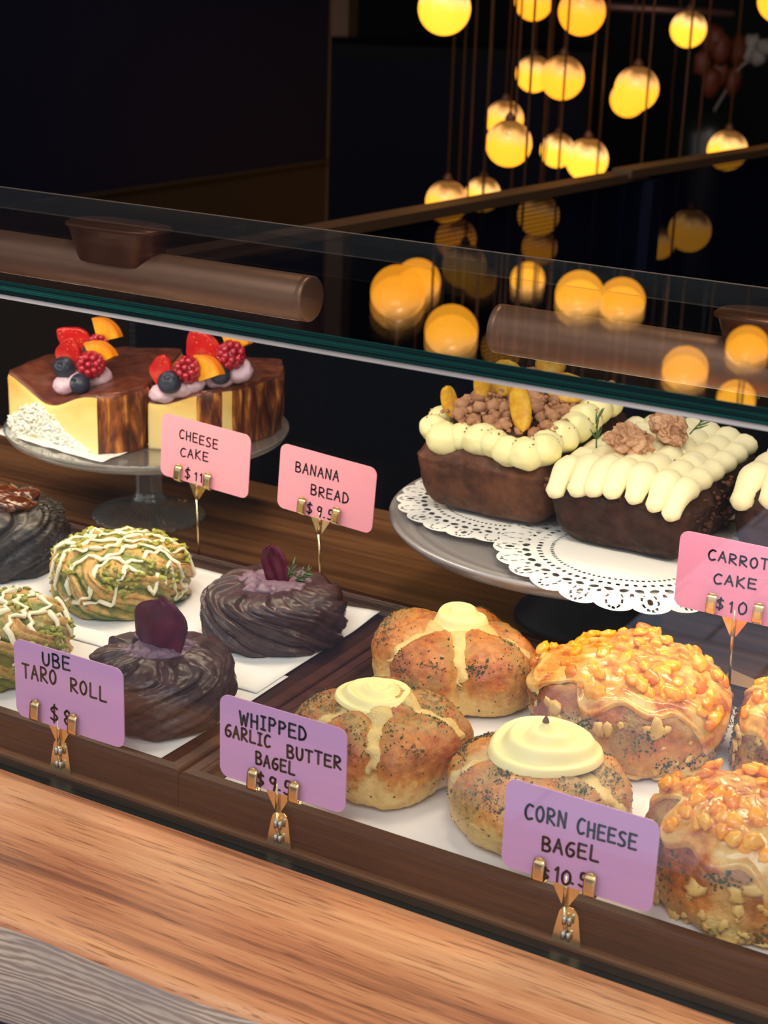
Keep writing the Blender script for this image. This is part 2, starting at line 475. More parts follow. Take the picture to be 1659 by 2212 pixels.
def globe_mat():
    m = bpy.data.materials.new('glowing_amber_globe'); m.use_nodes = True
    nt = m.node_tree; p = nt.nodes['Principled BSDF']
    tc = nt.nodes.new('ShaderNodeTexCoord'); sp = node(nt, 'ShaderNodeSeparateXYZ', {0: tc.outputs['Object']})
    h = math_n(nt, 'MULTIPLY', sp.outputs[2], 1 / .04)
    n = noise_n(nt, coords(nt, (40, 40, 8)), 1.0, 3)
    h = math_n(nt, 'ADD', h, math_n(nt, 'MULTIPLY', math_n(nt, 'SUBTRACT', n, .5), 1.1))
    oi = node(nt, 'ShaderNodeObjectInfo').outputs['Random']
    warm = mixc(nt, oi, (1.9, .62, .02, 1), (2.2, .98, .06, 1))
    top = mixc(nt, oi, (1.3, .46, .10, 1), (1.8, .98, .34, 1))
    c = mixc(nt, ramp(nt, h, [(-.1, 0.0), (.5, 1.0)]), warm, top)
    c = mixc(nt, ramp(nt, h, [(.46, 0.0), (.84, 1.0)]), c, (.12, .035, .01, 1))
    setp(nt, p, col=(.3, .2, .05, 1), rough=.15, emit=c, emit_s=1.0)
    return m
M_GLOBE = globe_mat()
M_CORD = plain('bronze_cord', lin(96, 62, 42), .5, .2)

# ------------------------------------------------------------------ structure
H_TOP = 0.3136                       # upper face of the case's glass top
def plane_box(name, x0, x1, y0, y1, z0, z1, m):
    return struct(MB().box(x0, x1, y0, y1, z0, z1).build(name, m, smooth=False))
plane_box('floor', -4.2, 3.6, -0.02, 5.6, -1.0, -0.9, M_DARKWOOD)
plane_box('ceiling', -4.2, 3.6, -0.30, 5.6, 2.2, 2.3, M_BLACKWALL)
plane_box('wall_back', -4.2, 3.6, 5.5, 5.6, -0.9, 2.2, M_BLACKWALL)
plane_box('wall_left', -4.2, -4.1, 0.0, 5.5, -0.9, 2.2, M_BLACKWALL)
plane_box('wall_right', 3.5, 3.6, 0.0, 5.5, -0.9, 2.2, M_BLACKWALL)
def pavement_mat():
    m, nt, p = newmat('pale_pavement')
    v = coords(nt)
    b = node(nt, 'ShaderNodeTexBrick', {'Vector': v, 'Color1': lin(212, 216, 244), 'Color2': lin(204, 210, 240), 'Mortar': lin(140, 146, 166), 'Scale': 1.6, 'Mortar Size': .01})
    setp(nt, p, col=b.outputs[0], rough=.8)
    return m
M_ROAD = plain('dark_asphalt', lin(34, 34, 38), .9, vary=.3, bscale=40)
struct(MB().prism([(-8, -.02), (-8, -2.15), (-.80, -2.25), (-.80, -.02)], -1.0, -0.9).build('ground', plain('grey_paving', lin(104, 104, 122), .85, vary=.2, bscale=20), smooth=False))
struct(MB().prism([(-.799, -.02), (-.799, -3.6), (4, -3.9), (4, -.02)], -1.0, -0.9).build('ground_pale_paving', pavement_mat(), smooth=False))  # unseen pale paving, its edge set to shape haze mirrored in the front pane
struct(MB().box(-9, 6, -9, -2.1, -1.05, -0.96).build('street_ground', M_ROAD, smooth=False))

# partition on the left: navy lacquer above a brown wainscot, tan end post
pA = at_z(-420, 508, .10); pB = at_z(704, 346, .10)
dP = (pB - pA); dP.z = 0; dP.normalize(); nP = Vector((-dP.y, dP.x, 0))
def wall_quad(name, a, b, z0, z1, th, m):
    mb = MB()
    vs = []
    for p in (a, b, b + nP * th, a + nP * th):
        vs.append((p.x, p.y))
    mb.prism(vs, z0, z1)
    return struct(mb.build(name, m, smooth=False))
wall_quad('wall_partition', pA, pB, .10, 2.2, .06, M_NAVY)
wall_quad('wall_wainscot', pA, pB, -.9, .098, .05, M_BROWNPANEL)
wall_quad('trim_1', pA - nP * .006, pB - nP * .006, .096, .103, .012, M_BROWNPANEL)
pC = pB + dP * .003
wall_quad('trim_2', pC, pC + dP * .006, -.9, 2.2, .06, M_EDGETRIM)
pT = at_d(742, 60, 5.6)
struct(MB().box(pT.x - .036, pT.x + .036, pT.y - .03, pT.y + .03, -.9, 2.2).build('trim_3', M_TRIMWOOD, smooth=False))
# dark opening low in the wainscot, put in as a flat black panel
vt = thing('wall_opening', 'dark grille low in the brown panelling behind the case', 'opening', at_z(510, 470, .02))
q = MB(); 
va, vb = pA + dP * ((at_z(440, 440, .05) - pA).dot(dP)), pA + dP * ((at_z(580, 440, .05) - pA).dot(dP))
q.prism([(p.x - vt.location.x, p.y - vt.location.y) for p in (va - nP * .006, vb - nP * .006, vb + nP * .01, va + nP * .01)], -.16, -.015)
q.build('opening', M_BLACK, vt, smooth=False)

# ------------------------------------------------------------------ counter slab, platform
def slab_edge(x):
    return -.1265 + .006 * math.sin(x * 9 + 1.2) + .0022 * math.sin(x * 31) + .012 * sstep(-.02, .3, x)
mb = MB()
NX = 160
def slab(u, v):
    x = -1.3 + 2.4 * u
    e = slab_edge(x)
    if v <= .5:
        k = v / .5; return (x, e + .004 + (-e - .0045) * (1 - k), -.003)
    if v <= .6:
        a = (v - .5) / .1 * PI / 2
        return (x, e + .004 - .005 * math.sin(a), -.003 - .006 * (1 - math.cos(a)))
    k = (v - .6) / .4
    return (x, e - .001 - .010 * math.sin(k * PI) * (1 + .6 * math.sin(x * 13)) + .014 * k, -.009 - .075 * k)
mb.grid(lambda u, v: slab(u, v * .6), NX, 30, mi=0)
mb.grid(lambda u, v: slab(u, .6 + v * .4), NX, 14, mi=1)
mb.grid(lambda u, v: (-1.3 + 2.4 * u, slab_edge(-1.3 + 2.4 * u) + .013 + v * (.3), -.084), NX, 1, mi=1)
sl = mb.build('counter_slab', [M_COUNTER, M_LIVE])
tag(sl, 'orange-brown live-edge wooden counter slab running along the front of the glass case', 'counter')
struct(MB().box(-1.3, 1.1, -.02, .60, -.9, -.085).build('wall_counter_front', M_DARKWOOD, smooth=False))
pf = MB().box(-1.3, 1.1, .0135, .575, -.06, 0.0).build('platform', M_WALNUT, smooth=False, bevel=.0015)
tag(pf, 'dark walnut platform inside the glass case carrying trays and cake stands', 'platform')

# ------------------------------------------------------------------ glass case
case = thing('glass_display_case', 'frameless glass case with green-edged flat top over the pastries', 'display case', (0, 0, 0))
MB().box(-1.3, 1.1, .0005, .0135, -.05, -.0035).build('channel', M_BLACK, case, smooth=False)
def pane(name, x0, x1, y0, y1, z0, z1, big, edge, edge_faces, bev=0):
    mb = MB()
    vs = [(x0, y0, z0), (x1, y0, z0), (x1, y1, z0), (x0, y1, z0), (x0, y0, z1), (x1, y0, z1), (x1, y1, z1), (x0, y1, z1)]
    F = {'b': (0, 3, 2, 1), 't': (4, 5, 6, 7), 'f': (0, 1, 5, 4), 'r': (1, 2, 6, 5), 'k': (2, 3, 7, 6), 'l': (3, 0, 4, 7)}
    for k, f in F.items(): mb.add([vs[i] for i in f], [(0, 1, 2, 3)], 1 if k in edge_faces else 0)
    return mb.build(name, [big, edge], case, smooth=False)
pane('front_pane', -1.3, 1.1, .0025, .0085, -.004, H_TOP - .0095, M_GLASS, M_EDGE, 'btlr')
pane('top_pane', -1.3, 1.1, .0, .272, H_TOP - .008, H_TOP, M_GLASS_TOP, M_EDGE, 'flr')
MB().box(-1.3, 1.1, .2716, .2722, H_TOP - .0006, H_TOP + .0001).build('polished_arris', plain('glass_arris', lin(120, 104, 92), .25), case, smooth=False)
MB().box(-1.3, 1.1, .0012, .0098, H_TOP - .0108, H_TOP - .0081).build('bonded_seam', M_SEAM, case, smooth=False)

# ------------------------------------------------------------------ copper strip lights under the glass top
def strip_light(x0, x1, puck_x, label):
    zc, yc, r = .2725, .235, .0158
    t = thing('strip_light', label, 'light', (0, yc, zc), 0, 'copper strip lights under the glass top')
    mb = MB(); L = x1 - x0; n = 40
    prof = []
    for x, k in ((x0, .0), (x0, .86), (x0 + .0004, .95), (x0 + .0015, 1.0), (x0 + .0045, 1.0), (x0 + .005, .985), (x0 + .0056, 1.0), (x1 - .0056, 1.0), (x1 - .005, .985), (x1 - .0045, 1.0), (x1 - .0015, 1.0), (x1 - .0004, .95), (x1, .86), (x1, 0)):
        prof.append((x, k * r))
    vs = []; fs = []
    for x, rr in prof:
        for k in range(n):
            a = 2 * PI * k / n
            vs.append((x, rr * math.cos(a), rr * math.sin(a)))
    for i in range(len(prof) - 1):
        for k in range(n):
            fs.append((i * n + k, i * n + (k + 1) % n, (i + 1) * n + (k + 1) % n, (i + 1) * n + k))
    mb.add(vs, fs); mb.build('tube', M_COPPER, t)
    # bonded oval mount
    mp = MB()
    def outline(k, z):
        pts = []
        for i in range(48):
            a = 2 * PI * i / 48
            c, s = math.cos(a), math.sin(a)
            ex = .62
            pts.append((puck_x + (.042 * k) * math.copysign(abs(c) ** ex, c) + (1 - k) * .010, .0225 * k * math.copysign(abs(s) ** .8, s), z))
        return pts
    zt = H_TOP - .0082 - zc
    rings = [outline(.97, zt), outline(1.0, zt - .0012), outline(1.0, zt - .0028), outline(.95, zt - .0034), outline(.80, .006)]
    vs = sum(rings, []); fs = []
    for i in range(len(rings) - 1):
        for k in range(48): fs.append((i * 48 + k, i * 48 + (k + 1) % 48, (i + 1) * 48 + (k + 1) % 48, (i + 1) * 48 + k))
    fs.append(tuple(range(48))); fs.append(tuple(range(4 * 48, 5 * 48)))
    mp.add(vs, fs); mp.build('mount', M_COPPER_CAP, t)
    # the lit lens on the underside
    le = MB().box(x0 + .01, x1 - .01, -.0016, .0016, -r - .00012, -r + .002)
    m, nt, p = newmat('warm_led_lens'); setp(nt, p, col=(.9, .8, .6, 1), emit=(1, .74, .42, 1), emit_s=8.0)
    le.build('lens', m, t, smooth=False)
    l = bpy.data.lights.new('strip_lamp', 'AREA'); l.shape = 'RECTANGLE'; l.size = L - .03; l.size_y = .01
    l.energy = 0.9 * L / .4; l.color = (1, .80, .55)
    lo = bpy.data.objects.new('strip_lamp', l); COL.objects.link(lo); lo.parent = t; lo.location = ((x0 + x1) / 2, 0, -r - .003)
    return t
strip_light(-.72, -.203, -.369, 'long copper tube light under the glass top above the cheesecakes, its round end showing')
strip_light(-.064, .46, .122, 'long copper tube light under the glass top above the carrot cake')

# ------------------------------------------------------------------ trays and paper
def tray(x0, x1, y0, y1, label):
    t = thing('wooden_tray', label, 'tray', (0, 0, 0.0), 0, 'dark wooden trays')
    # moulded rail: (inset from the outside, height)
    prof = [(0, 0), (0, .0215), (.0008, .0235), (.0022, .0242), (.0085, .0242), (.0095, .0232), (.0105, .0232), (.0118, .0222), (.0135, .0195), (.0180, .0165), (.0180, .010), (.0, .0)]
    cs = [(x0, y0), (x1, y0), (x1, y1), (x0, y1)]
    dirs = [(1, 1), (-1, 1), (-1, -1), (1, -1)]
    for i in range(4):
        j = (i + 1) % 4
        mb = MB()
        a, b = cs[i], cs[j]; da, db = dirs[i], dirs[j]
        vs = [(a[0] + da[0] * s, a[1] + da[1] * s, z) for s, z in prof[:-1]] + [(b[0] + db[0] * s, b[1] + db[1] * s, z) for s, z in prof[:-1]]
        n = len(prof) - 1
        fs = [(k, (k + 1) % n, n + (k + 1) % n, n + k) for k in range(n)] + [tuple(range(n)), tuple(range(n, 2 * n))]
        mb.add(vs, fs); mb.build('rail', M_TRAY if i % 2 == 0 else M_TRAY_Y, t, smooth=False)
    MB().box(x0 + .016, x1 - .016, y0 + .016, y1 - .016, .004, .0145).build('tray_bottom', M_TRAY, t, smooth=False)
    return t
M_TRAY_Y = wood_mat('tray_wood_crossgrain', [(.30, lin(32, 13, 9)), (.5, lin(58, 26, 17)), (.7, lin(84, 42, 27))], (3, 60), .4, 5.2, .25, PI / 2, .0, 1.0, .25)
tray(-.62, -.1556, .0175, .335, 'dark brown wooden tray on the left, holding the ube and pistachio rolls')
tray(-.1546, .31, .0175, .335, 'dark brown wooden tray on the right, holding the savoury bagels')
def sheet(x0, x1, y0, y1, z, label, curl=0.0, seed=0):
    mb = MB()
    def fn(u, v):
        x = x0 + (x1 - x0) * u; y = y0 + (y1 - y0) * v
        zz = z + .0006 * (1 + nz((x, y, 0), 18, seed)) + curl * sstep(.9, 1, u) * sstep(.75, 1, v)
        return (x + .002 * nz((0, y, 0), 9, seed), y + .002 * nz((x, 0, 0), 9, seed + 3), zz)
    mb.grid(fn, 40, 30)
    o = mb.build('parchment_sheet', M_PAPER)
    so = o.modifiers.new('paper', 'SOLIDIFY'); so.thickness = .0003
    return tag(o, label, 'paper')
sheet(-.598, -.185, .034, .185, .0152, 'white parchment sheet under the front ube roll in the left tray', 0, 1)
sheet(-.600, -.188, .150, .317, .0164, 'white parchment sheet under the back ube roll in the left tray', .003, 2)
sheet(-.136, .292, .030, .319, .0154, 'white parchment sheet lining the right tray under the bagels', 0, 5)

# ------------------------------------------------------------------ buns
Z0 = .0180
def dome(t, R, H, zm=.42, e1=.82, e2=.92, foot=.86):
    """profile: t 0 = top centre ... 1 = bottom centre; returns r, z"""
    if t < .62:
        a = t / .62 * PI / 2
        return R * math.sin(a) ** e1, H * zm + H * (1 - zm) * max(0.0, math.cos(a)) ** e2
    if t < .92:
        a = (t - .62) / .30 * PI / 2
        return R * (foot + (1 - foot) * math.cos(a) ** .8), H * zm * (1 - math.sin(a)) ** 1.0
    k = (t - .92) / .08
    return R * foot * (1 - k), 0.0
def bun_mesh(surf, nphi=144, nt=72, mfn=None):
    mb = MB()
    cache = {}
    def fn(u, v):
        p = surf(u * 2 * PI, v); return p
    mb.grid(fn, nphi, nt, close_u=True, mfn=(lambda u, v, p: mfn(u * 2 * PI, v, p)) if mfn else None)
    return mb

def t_of_r(r, R, e1=.82):
    s = min(.9999, max(0.0, r / R)) ** (1 / e1)
    return math.asin(s) / (PI / 2) * .62

def whip_swirl(mb, R, h, turns=3.0, peak=.4, seed=0):
    """disc of piped cream with a spiral ridge and a little peak"""
    def fn(u, v):
        a = u * 2 * PI
        r = R * v
        ph = (v * turns - u)
        edge = math.sqrt(max(0.0, 1 - v ** 3.2))
        ridge = .15 * h * math.cos(2 * PI * ph) * sstep(0, .25, v) * (1 - sstep(.82, 1, v))
        z = h * (.25 + .75 * edge * (1 - .45 * v)) * (edge ** .35) + ridge + peak * h * math.exp(-(v / .09) ** 2)
        rr = r * (1 + .04 * math.sin(3 * a + seed))
        return (rr * math.cos(a), rr * math.sin(a), z)
    mb.grid(fn, 72, 40, close_u=True)
    return mb

def garlic_bagel(loc, rz, R, H, label, grooves, gdepth, swirl, cream_at, seed, herb=.9, peak_mat=False, square=.05, pale=0.0):
    t = thing('whipped_butter_bagel', label, 'bagel', (loc[0], loc[1], Z0), rz, 'whipped garlic butter bagels')
    def surf(phi, tt):
        r, z = dome(tt, R, H)
        r *= 1 + square * math.cos(4 * phi + seed) + .03 * math.sin(2 * phi + seed * 2)
        x, y = r * math.cos(phi), r * math.sin(phi)
        p = Vector((x, y, z))
        if tt < .92:
            g = 0
            for ga in grooves:
                d = phi - ga
                d = math.atan2(math.sin(d), math.cos(d))
                if abs(d) < PI / 2:
                    dist = r * math.sin(d)
                    g = max(g, math.exp(-(dist / .0068) ** 2))
            w = sstep(.05, .2, tt) * (1 - sstep(.62, .88, tt))
            nrm = Vector((x / R, y / R, (z - H * .4) / (H * .6))); nrm = nrm.normalized() if nrm.length > 0 else Vector((0, 0, 1))
            d = -gdepth * g * w + .0030 * nz(p, 26, seed) + .0014 * fbm(p, 70, seed) + .0007 * fbm(p, 240, seed)
            p = p + nrm * d
            if p.z < 0: p.z = 0
        return p
    def mfn(phi, tt, p):
        g = 0
        for ga in grooves:
            d = math.atan2(math.sin(phi - ga), math.cos(phi - ga))
            if abs(d) < PI / 2:
                g = max(g, math.exp(-((math.hypot(p.x, p.y) * math.sin(d)) / .006) ** 2))
        br = sstep(.10, .62, p.z / H) * (.78 + .3 * nz(p, 26, seed + 2)) - .45 * g - pale
        hb = herb * (sstep(-.15, .5, nz(p, 34, seed + 9)) * .75 + .25) * sstep(.05, .5, p.z / H)
        return (max(0, min(1, br)), max(0, min(1, hb)), .0)
    bun_mesh(surf, 144, 72, mfn).build('bun', M_BAGEL, t)
    # soft butter in the cuts
    for k, ga in enumerate(grooves):
        mb = MB(); path = []; rad = []
        for i in range(15):
            tt = .08 + .56 * i / 14
            p = surf(ga + .04 * math.sin(i * .8 + k), tt)
            n = Vector((p.x, p.y, .03)).normalized()
            path.append(p + n * (gdepth * .14 - .0006))
            rad.append(.0070 * (1 + .30 * math.sin(i * 1.7 + k * 2 + seed)) * (1 - .75 * (i / 14) ** 6))
        mb.tube(path, rad, 12, flat=.34, mask=(.05, .62 * herb, .55))
        mb.build('butter_seam', M_BAGEL, t)
    # piped butter on top
    top = surf(0, 0.0)
    sx, sh, turns = swirl
    mb = MB(); whip_swirl(mb, sx, sh, turns, .35 if peak_mat else .08, seed)
    cr = mb.build('butter_swirl', M_BUTTER, t, (cream_at[0], cream_at[1], top.z - .006 + cream_at[2]))
    if peak_mat:
        pk = MB(); pk.lathe([(.0022, 0), (.0016, .0016), (.0007, .0035), (.0001, .0052)], 12)
        pk.build('scorched_peak', plain('scorched_tip', lin(96, 48, 20), .5), cr, (0, 0, sh * 1.27))
    # parsley flakes
    mb = MB(); rnd = random.Random(int(seed * 10) + 5)
    cl = [(rnd.uniform(0, 2 * PI), rnd.uniform(.16, .62), rnd.uniform(.05, .15)) for _ in range(int(30 * herb))]
    for i in range(int(1500 * herb)):
        if rnd.random() < .22: phi = rnd.uniform(0, 2 * PI); tt = rnd.uniform(.12, .80)
        else:
            c0 = cl[rnd.randrange(len(cl))]
            phi = c0[0] + rnd.gauss(0, c0[2] * 1.1); tt = max(.1, min(.86, c0[1] + rnd.gauss(0, c0[2] * .45)))
        p = surf(phi, tt)
        if (Vector((p.x, p.y)) - Vector((cream_at[0], cream_at[1]))).length < sx * .9 and tt < .45: continue
        n = Vector((p.x, p.y, .025)).normalized()
        s = rnd.uniform(.00025, .0008) * (1.9 if rnd.random() < .06 else 1)
        a = n.orthogonal().normalized(); b = n.cross(a)
        ang = rnd.uniform(0, PI); a, b = a * math.cos(ang) + b * math.sin(ang), b * math.cos(ang) - a * math.sin(ang)
        q = p + n * .0004
        mb.add([q + a * s * 1.5, q + b * s * .7 + n * .0003, q - a * s * 1.3, q - b * s * .8, q + n * s * .9], [(0, 1, 4), (1, 2, 4), (2, 3, 4), (3, 0, 4), (3, 2, 1, 0)])
    o = mb.build('parsley_flakes', M_HERB, t, smooth=False); o['kind'] = 'stuff'
    return t

garlic_bagel((-.080, .232), .3, .0570, .0500, 'golden garlic bagel with small yellow butter swirl, behind the other bagels beside the left rail',
             [-2.5, -1.30, -.1, .95, 2.1], .0095, (.0200, .0150, 2.2), (.001, .004, .001), 1.3, .75)
garlic_bagel((-.062, .100), .0, .0535, .0500, 'golden garlic bagel partly behind the whipped garlic butter card',
             [-2.3, -1.15, .30, 1.5, 2.6], .0090, (.0245, .0090, 2.4), (-.006, .002, .001), 4.2, .95)
garlic_bagel((.049, .094), .2, .0545, .0480, 'pale garlic bagel topped by the widest butter disc, behind the corn cheese card',
             [-.35, .9, 2.2, 3.4], .0065, (.0335, .0150, 2.6), (.000, .004, .002), 7.7, .95, True, .02, .22)

def corn_kernel_mesh():
    mb = MB()
    def fn(p, q):
        k = 1 - .35 * max(0, p.x); return Vector((q.x, q.y * k, q.z * (1 - .25 * max(0, p.x)) - .0006 * math.exp(-((p.x + .5) ** 2 + p.y ** 2) / .1) * (p.z > 0)))
    mb.blob((0, 0, 0), (.0056, .0044, .0030), .32, 1.6, 3, seed=3, fn=fn)
    return mb
KERNEL = None
def corn_bagel(loc, rz, R, H, label, seed, nk=60, side_cheese=1.0):
    global KERNEL
    t = thing('corn_cheese_bagel', label, 'bagel', (loc[0], loc[1], Z0), rz, 'corn cheese bagels')
    def surf(phi, tt, off=0.0):
        r, z = dome(tt, R, H, .45, .72, .8, .88)
        r *= 1 + .035 * math.cos(3 * phi + seed)
        p = Vector((r * math.cos(phi), r * math.sin(phi), z))
        if tt < .92:
            nrm = Vector((p.x / R, p.y / R, (z - H * .35) / (H * .6))); nrm = nrm.normalized() if nrm.length > 0 else Vector((0, 0, 1))
            p = p + nrm * (off + .004 * nz(p, 24, seed) + .0024 * fbm(p, 62, seed) + .0009 * fbm(p, 200, seed))
            if p.z < 0: p.z = 0
        return p
    def mfn(phi, tt, p):
        br = .45 + .5 * sstep(.1, .7, p.z / H) + .35 * nz(p, 30, seed + 4)
        hb = .85 * sstep(-.2, .4, nz(p, 30, seed + 9))
        pl = .8 * sstep(-.02, .35, nz(p, 26, seed + 17)) * sstep(.9, .3, p.z / H)
        return (max(0, min(1, br)), hb, max(0, min(1, pl)))
    bun_mesh(surf, 144, 64, mfn).build('bun', M_CORNDOUGH, t)
    # melted cheese blanket with an irregular dripping hem
    mb = MB()
    def hem(phi):
        return .50 + .11 * math.sin(2 * phi + seed) + .08 * math.sin(5 * phi + seed * 2) + .07 * math.sin(9 * phi)
    def chs(u, v):
        phi = u * 2 * PI; e = hem(phi)
        th = .0022 * (1 - v ** 6) + .0010 * fbm((math.cos(phi), math.sin(phi), v * 3), 2.2, seed)
        lip = .0016 * math.exp(-((v - .93) / .06) ** 2)
        return surf(phi, max(.001, e * v), max(.0002, th + lip))
    mb.grid(chs, 120, 44, close_u=True)
    mb.build('melted_cheese', M_CHEESE, t)
    # crumbly baked cheese lumps around the foot
    mb = MB(); rnd = random.Random(int(seed * 7))
    for i in range(int(150 * side_cheese)):
        phi = rnd.uniform(0, 2 * PI); tt = rnd.uniform(.52, .90)
        p = surf(phi, tt, .0002)
        if nz(p, 34, seed + 17) < -.05: continue
        s = rnd.uniform(.0016, .0050) * (1 if rnd.random() < .5 else .55)
        n = Vector((p.x, p.y, .008)).normalized()
        q = n.to_track_quat('Z', 'Y').to_matrix().to_4x4() @ Matrix.Rotation(rnd.uniform(0, PI), 4, 'Z')
        mb.blob(p, (s * rnd.uniform(.8, 1.6), s, s * .42), .75, 1.9, 2, seed=i * 1.3, M=q)
    for i in range(7):
        a = rnd.uniform(-2.6, -.3)
        mb.blob((R * .93 * math.cos(a), R * .93 * math.sin(a), .0010), (.010 * rnd.uniform(.6, 1.1), .006, .0014), .4, 1.5, 2, seed=i * 3.1, M=Matrix.Rotation(a + PI / 2, 3, 'Z').to_4x4())
    o = mb.build('baked_cheese_crumbs', M_CRUSTCHEESE, t); o['kind'] = 'stuff'
    # parsley clumps
    mb = MB()
    cl = [(rnd.uniform(0, 2 * PI), rnd.uniform(.48, .78), rnd.uniform(.05, .12)) for _ in range(24)]
    for i in range(900):
        c0 = cl[rnd.randrange(len(cl))]
        phi = c0[0] + rnd.gauss(0, c0[2]); tt = max(.44, min(.88, c0[1] + rnd.gauss(0, c0[2] * .5)))
        p = surf(phi, tt); n = Vector((p.x, p.y, .02)).normalized(); s_ = rnd.uniform(.0003, .0011)
        a = n.orthogonal().normalized(); b = n.cross(a); ang = rnd.uniform(0, PI)
        a, b = a * math.cos(ang) + b * math.sin(ang), b * math.cos(ang) - a * math.sin(ang)
        q = p + n * .0005
        mb.add([q + a * s_ * 1.5, q + b * s_ * .8 + n * .0003, q - a * s_ * 1.3, q - b * s_ * .8, q + n * s_ * .9], [(0, 1, 4), (1, 2, 4), (2, 3, 4), (3, 0, 4), (3, 2, 1, 0)])
    o = mb.build('parsley_flakes', M_HERB, t, smooth=False); o['kind'] = 'stuff'
    # corn kernels
    for i in range(nk):
        phi = rnd.uniform(0, 2 * PI); q = rnd.random() ** .62
        tt = q * (hem(phi) - .12)
        p = surf(phi, tt, .0012 + .0014 * rnd.random() + (.0036 if rnd.random() < .3 else 0))
        n = Vector((p.x * (.6 + q), p.y * (.6 + q), .045)).normalized()
        eu = (n.to_track_quat('Z', 'Y') @ Matrix.Rotation(rnd.uniform(0, 2 * PI), 3, 'Z').to_quaternion()).to_euler()
        eu.x += rnd.uniform(-.5, .5); eu.y += rnd.uniform(-.4, .4)
        s = rnd.uniform(.8, 1.15)
        if KERNEL is None:
            KERNEL = corn_kernel_mesh().build('corn_kernel', M_CORN, t, p); KERNEL.rotation_euler = eu
        else:
            copy_part(KERNEL, t, p, eu, (s, s, s))
    return t
M_CRUSTCHEESE = swirl_dark('baked_cheese_crust', lin(196, 150, 76), lin(232, 204, 130), .5, .1)
corn_bagel((.050, .232), .2, .0640, .0545, 'large corn cheese bagel in the back row of the right tray, whole in view', 2.1, 98)
corn_bagel((.176, .088), 1.0, .0545, .0580, 'corn cheese bagel at the front right corner beside the corn cheese card', 5.4, 90)
corn_bagel((.168, .252), 2.2, .0520, .0500, 'corn cheese bagel cut off by the right edge of the photo, back row', 8.8, 80)

def swirl_surf(R, H, n, twist, depth, dip, seed, rough=1.0, e1=.62, fine_k=.30):
    def strand(phi, tt, x, y, z):
        g = .35 * tt + 1.5 * sstep(.30, .95, tt)
        s = n * (phi + .10 * math.sin(2 * phi + seed) + .05 * math.sin(5 * phi)) / (2 * PI) + twist * g + .35 * nz((x, y, z), 24, seed)
        f = s - math.floor(s)
        fine = 2.6 * s + .25 * nz((x, y, z), 60, seed); fine -= math.floor(fine)
        h = (f ** .7) * (1 - sstep(.86, 1.0, f))
        return f, h, fine
    def surf(phi, tt, off=0.0):
        r, z = dome(tt, R, H, .45, e1, .62, .93)
        r *= 1 + .03 * math.cos(3 * phi + seed) + .015 * math.sin(7 * phi + seed)
        p = Vector((r * math.cos(phi), r * math.sin(phi), z))
        if tt < .92:
            f, h, fine = strand(phi, tt, p.x, p.y, p.z)
            nrm = Vector((p.x / R, p.y / R, (z - H * .35) / (H * .6))); nrm = nrm.normalized() if nrm.length > 0 else Vector((0, 0, 1))
            w = sstep(.06, .26, tt) * (1 - .35 * sstep(.78, .92, tt))
            d = depth * (h - .55) * w - depth * fine_k * w * math.exp(-((fine - .5) / .12) ** 2) + rough * (.0022 * nz(p, 32, seed) + .0008 * fbm(p, 110, seed))
            p = p + nrm * (d + off)
            p.z -= dip * math.exp(-(r / (R * .28)) ** 2)
            if p.z < 0: p.z = 0
        return p
    def ridge(phi, tt):
        r, z = dome(tt, R, H, .45, e1, .62, .93)
        return strand(phi, tt, r * math.cos(phi), r * math.sin(phi), z)[1]
    return surf, ridge

def rosemary(mb, base, direction, length, nn, seed, curve=.2):
    rnd = random.Random(seed)
    d = Vector(direction).normalized(); s = d.orthogonal().normalized()
    path = [Vector(base) + d * length * k / 6 + s * curve * length * (k / 6) ** 2 * .3 for k in range(7)]
    mb.tube(path, [.0006] * 6 + [.0003], 6)
    for i in range(nn):
        k = rnd.uniform(.15, 1.0); b = Vector(base) + d * length * k
        a = rnd.uniform(0, 2 * PI); o = (s * math.cos(a) + d.cross(s) * math.sin(a))
        l = length * rnd.uniform(.35, .6)
        dd = (d * .9 + o * .75).normalized()
        mb.tube([b, b + dd * l * .5, b + dd * l + d * l * .06], [.0007, .0008, .0002], 5)

def beet(w, h, curve, seed, thick=.0012):
    mb = MB()
    def prof(u, v):           # u across, v up
        x = (u - .5) * 2
        wv = math.sin(min(1, v * 1.02) * PI * .5 + .35) if v < .7 else math.sqrt(max(0, 1 - ((v - .62) / .38) ** 2)) * .98
        return x, wv
    def side(sgn):
        def fn(u, v):
            x, wv = prof(u, v)
            X = x * w * .5 * (.80 + .25 * wv if v < .62 else max(.02, wv) * 1.03)
            return (X, curve * x * x + .0025 * nz((x, v, 0), 2.2, seed) + sgn * thick * .5, h * v + .004 * nz((x * 2, 0, v), 1.3, seed) * v)
        return fn
    mb.grid(side(-1), 20, 20); mb.grid(side(1), 20, 20)
    # close the rim
    for fx in (lambda k: (0, k), lambda k: (1, k)):
        a = [side(-1)(*fx(k / 20)) for k in range(21)]; b = [side(1)(*fx(k / 20)) for k in range(21)]
        mb.add(a + b, [(i, i + 1, 21 + i + 1, 21 + i) for i in range(20)])
    a = [side(-1)(k / 20, 1) for k in range(21)]; b = [side(1)(k / 20, 1) for k in range(21)]
    mb.add(a + b, [(i, i + 1, 21 + i + 1, 21 + i) for i in range(20)])
    return mb

